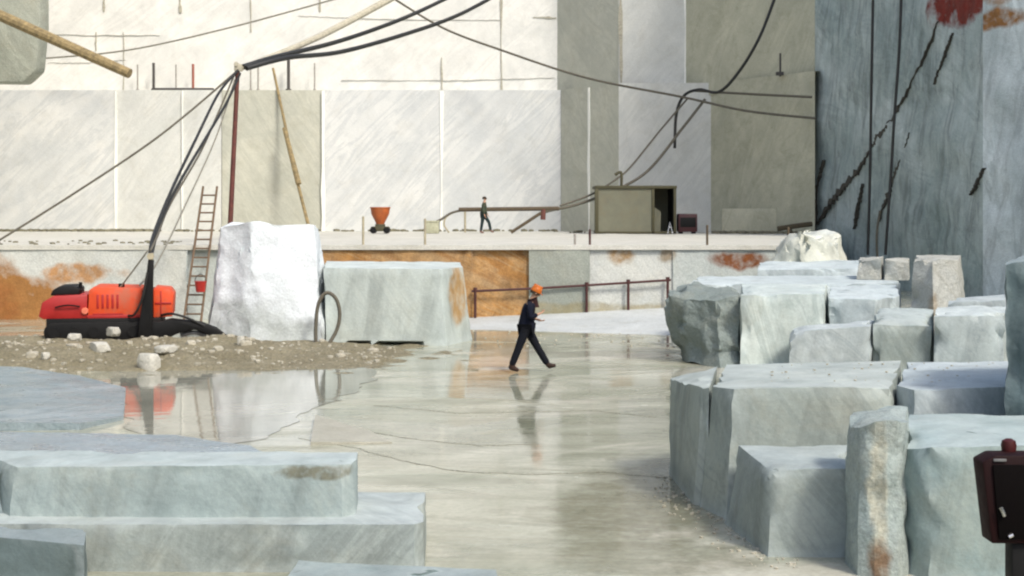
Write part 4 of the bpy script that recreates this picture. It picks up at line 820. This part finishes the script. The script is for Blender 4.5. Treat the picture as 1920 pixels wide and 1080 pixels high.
    for s in (-1, 1):
        e = MB(); lump(e, (0, 0, 0), .022, 3, 2, .1); o = e.build('ear', Mskin, root); o.location = hd + V((0, s * .088, -.01))
        e = MB(); t = bmesh.new(); bmesh.ops.create_uvsphere(t, u_segments=10, v_segments=8, radius=.012); e._take(t); o = e.build('eye', plain('eye', (.03, .02, .02), .2), root); o.location = hd + fw * .083 + V((0, s * .033, .01))
    e = MB(); e.lathe([(.095, -.03), (.103, .01), (.10, .05), (.07, .09), (.01, .105)], 0, 0, 18); o = e.build('hair', Mhair, root); o.location = hd - fw * .015; o.rotation_euler = (0, tilt, 0)
    if cols.get('hat', True):
        e = MB(); e.lathe([(.120, .0), (.124, .02), (.121, .05), (.110, .09), (.080, .125), (.04, .145), (.008, .149)], 0, 0, 24)
        e.prism([(.09, .012), (.17, -.006), (.175, .002), (.10, .03)], -.08, .08, .004); e.box(-.10, .10, -.016, .016, .09, .155, .012)
        o = e.build('helmet', Mh, root); o.scale = (.9, .88, .9); o.location = hd - fw * .01 + up * .02; o.rotation_euler = (0, tilt, 0)
    return root
J1 = dict(hip=(-.03, 0, .86), neck=(.085, 0, 1.39), head=(.15, 0, 1.525), face=(1, 0, -.5), hunch=-.06,
          shL=(.05, .175, 1.32), elL=(.01, .21, 1.05), wrL=(.18, .13, 1.0), shR=(.05, -.175, 1.32), elR=(.04, -.22, 1.06), wrR=(.20, -.10, 1.12),
          hjL=(-.01, .09, .82), knL=(.19, .10, .45), anL=(.40, .10, .10), toL=(.55, .11, .11), soL=(.3, 0, -1),
          hjR=(-.05, -.09, .82), knR=(-.19, -.10, .45), anR=(-.33, -.10, .09), toR=(-.17, -.11, .035), soR=(0, 0, -1))
person('worker in orange helmet and dark navy clothes striding across the wet floor', (PX(990, 28.1), 28.1, 0.01), 0, J1,
       dict(jacket=(.005, .007, .016), trousers=(.005, .006, .010), boots=(.035, .02, .015), helmet=(.45, .12, .02), vest=(.028, .012, .012)), 1.03)
J2 = dict(hip=(-.03, 0, .92), neck=(.0, 0, 1.46), head=(.02, 0, 1.62), face=(1, 0, -.05), hunch=.02,
          shL=(.0, .18, 1.39), elL=(.02, .24, 1.10), wrL=(.15, .22, .88), shR=(.0, -.18, 1.39), elR=(-.06, -.24, 1.10), wrR=(.02, -.24, .86),
          hjL=(-.02, .09, .88), knL=(.22, .10, .52), anL=(.30, .10, .12), toL=(.45, .11, .07), soL=(.2, 0, -1),
          hjR=(-.04, -.09, .88), knR=(-.10, -.10, .48), anR=(-.16, -.10, .09), toR=(-.01, -.11, .035), soR=(0, 0, -1))
person('distant bareheaded worker in dark green clothes walking along the bench', ledge(908, 65.2), 0, J2,
       dict(jacket=(.05, .06, .04), trousers=(.02, .035, .035), boots=(.2, .12, .1), helmet=(.1, .1, .1), hat=False))

# ------------------------------------------------------------------ light, sky, camera
SUN_EL, S_AZ = 47.0, 143.0          # azimuth clockwise from +Y
w = bpy.data.worlds.new("World"); bpy.context.scene.world = w; w.use_nodes = True
nt = w.node_tree; sky = nt.nodes.new('ShaderNodeTexSky'); sky.sky_type = 'NISHITA'; sky.sun_disc = False
sky.sun_elevation = R(SUN_EL); sky.sun_rotation = R(S_AZ); sky.dust_density = 3.0; sky.air_density = 1.0; sky.ozone_density = 0.2
bg = nt.nodes['Background']; nt.links.new(sky.outputs[0], bg.inputs[0]); bg.inputs[1].default_value = 0.15
L = bpy.data.lights.new('sun', 'SUN'); L.energy = 1.7; L.angle = R(10); L.color = (1.0, .96, .88)
so_ = bpy.data.objects.new('sun', L); C.objects.link(so_)
az, el = R(S_AZ), R(SUN_EL)
to_sun = Vector((math.sin(az) * math.cos(el), math.cos(az) * math.cos(el), math.sin(el)))
so_.rotation_euler = to_sun.to_track_quat('Z', 'Y').to_euler(); so_.location = to_sun * 100

cam = bpy.data.cameras.new('camera'); co_ = bpy.data.objects.new('camera', cam); C.objects.link(co_)
co_.location = (0, 0, H); co_.rotation_euler = (R(90), 0, 0)
cam.sensor_width = 36; cam.lens = 36 * F / 1920; cam.shift_y = -(540 - HY) / 1920; cam.clip_end = 2000; cam.clip_start = .1
sc = bpy.context.scene; sc.camera = co_
sc.view_settings.view_transform = 'Standard'; sc.view_settings.look = 'None'; sc.view_settings.exposure = 0.72; sc.view_settings.gamma = 1
sc.render.engine = 'CYCLES'; sc.cycles.use_denoising = True; sc.cycles.filter_width = 2.2
sc.cycles.max_bounces = 8; sc.cycles.diffuse_bounces = 4
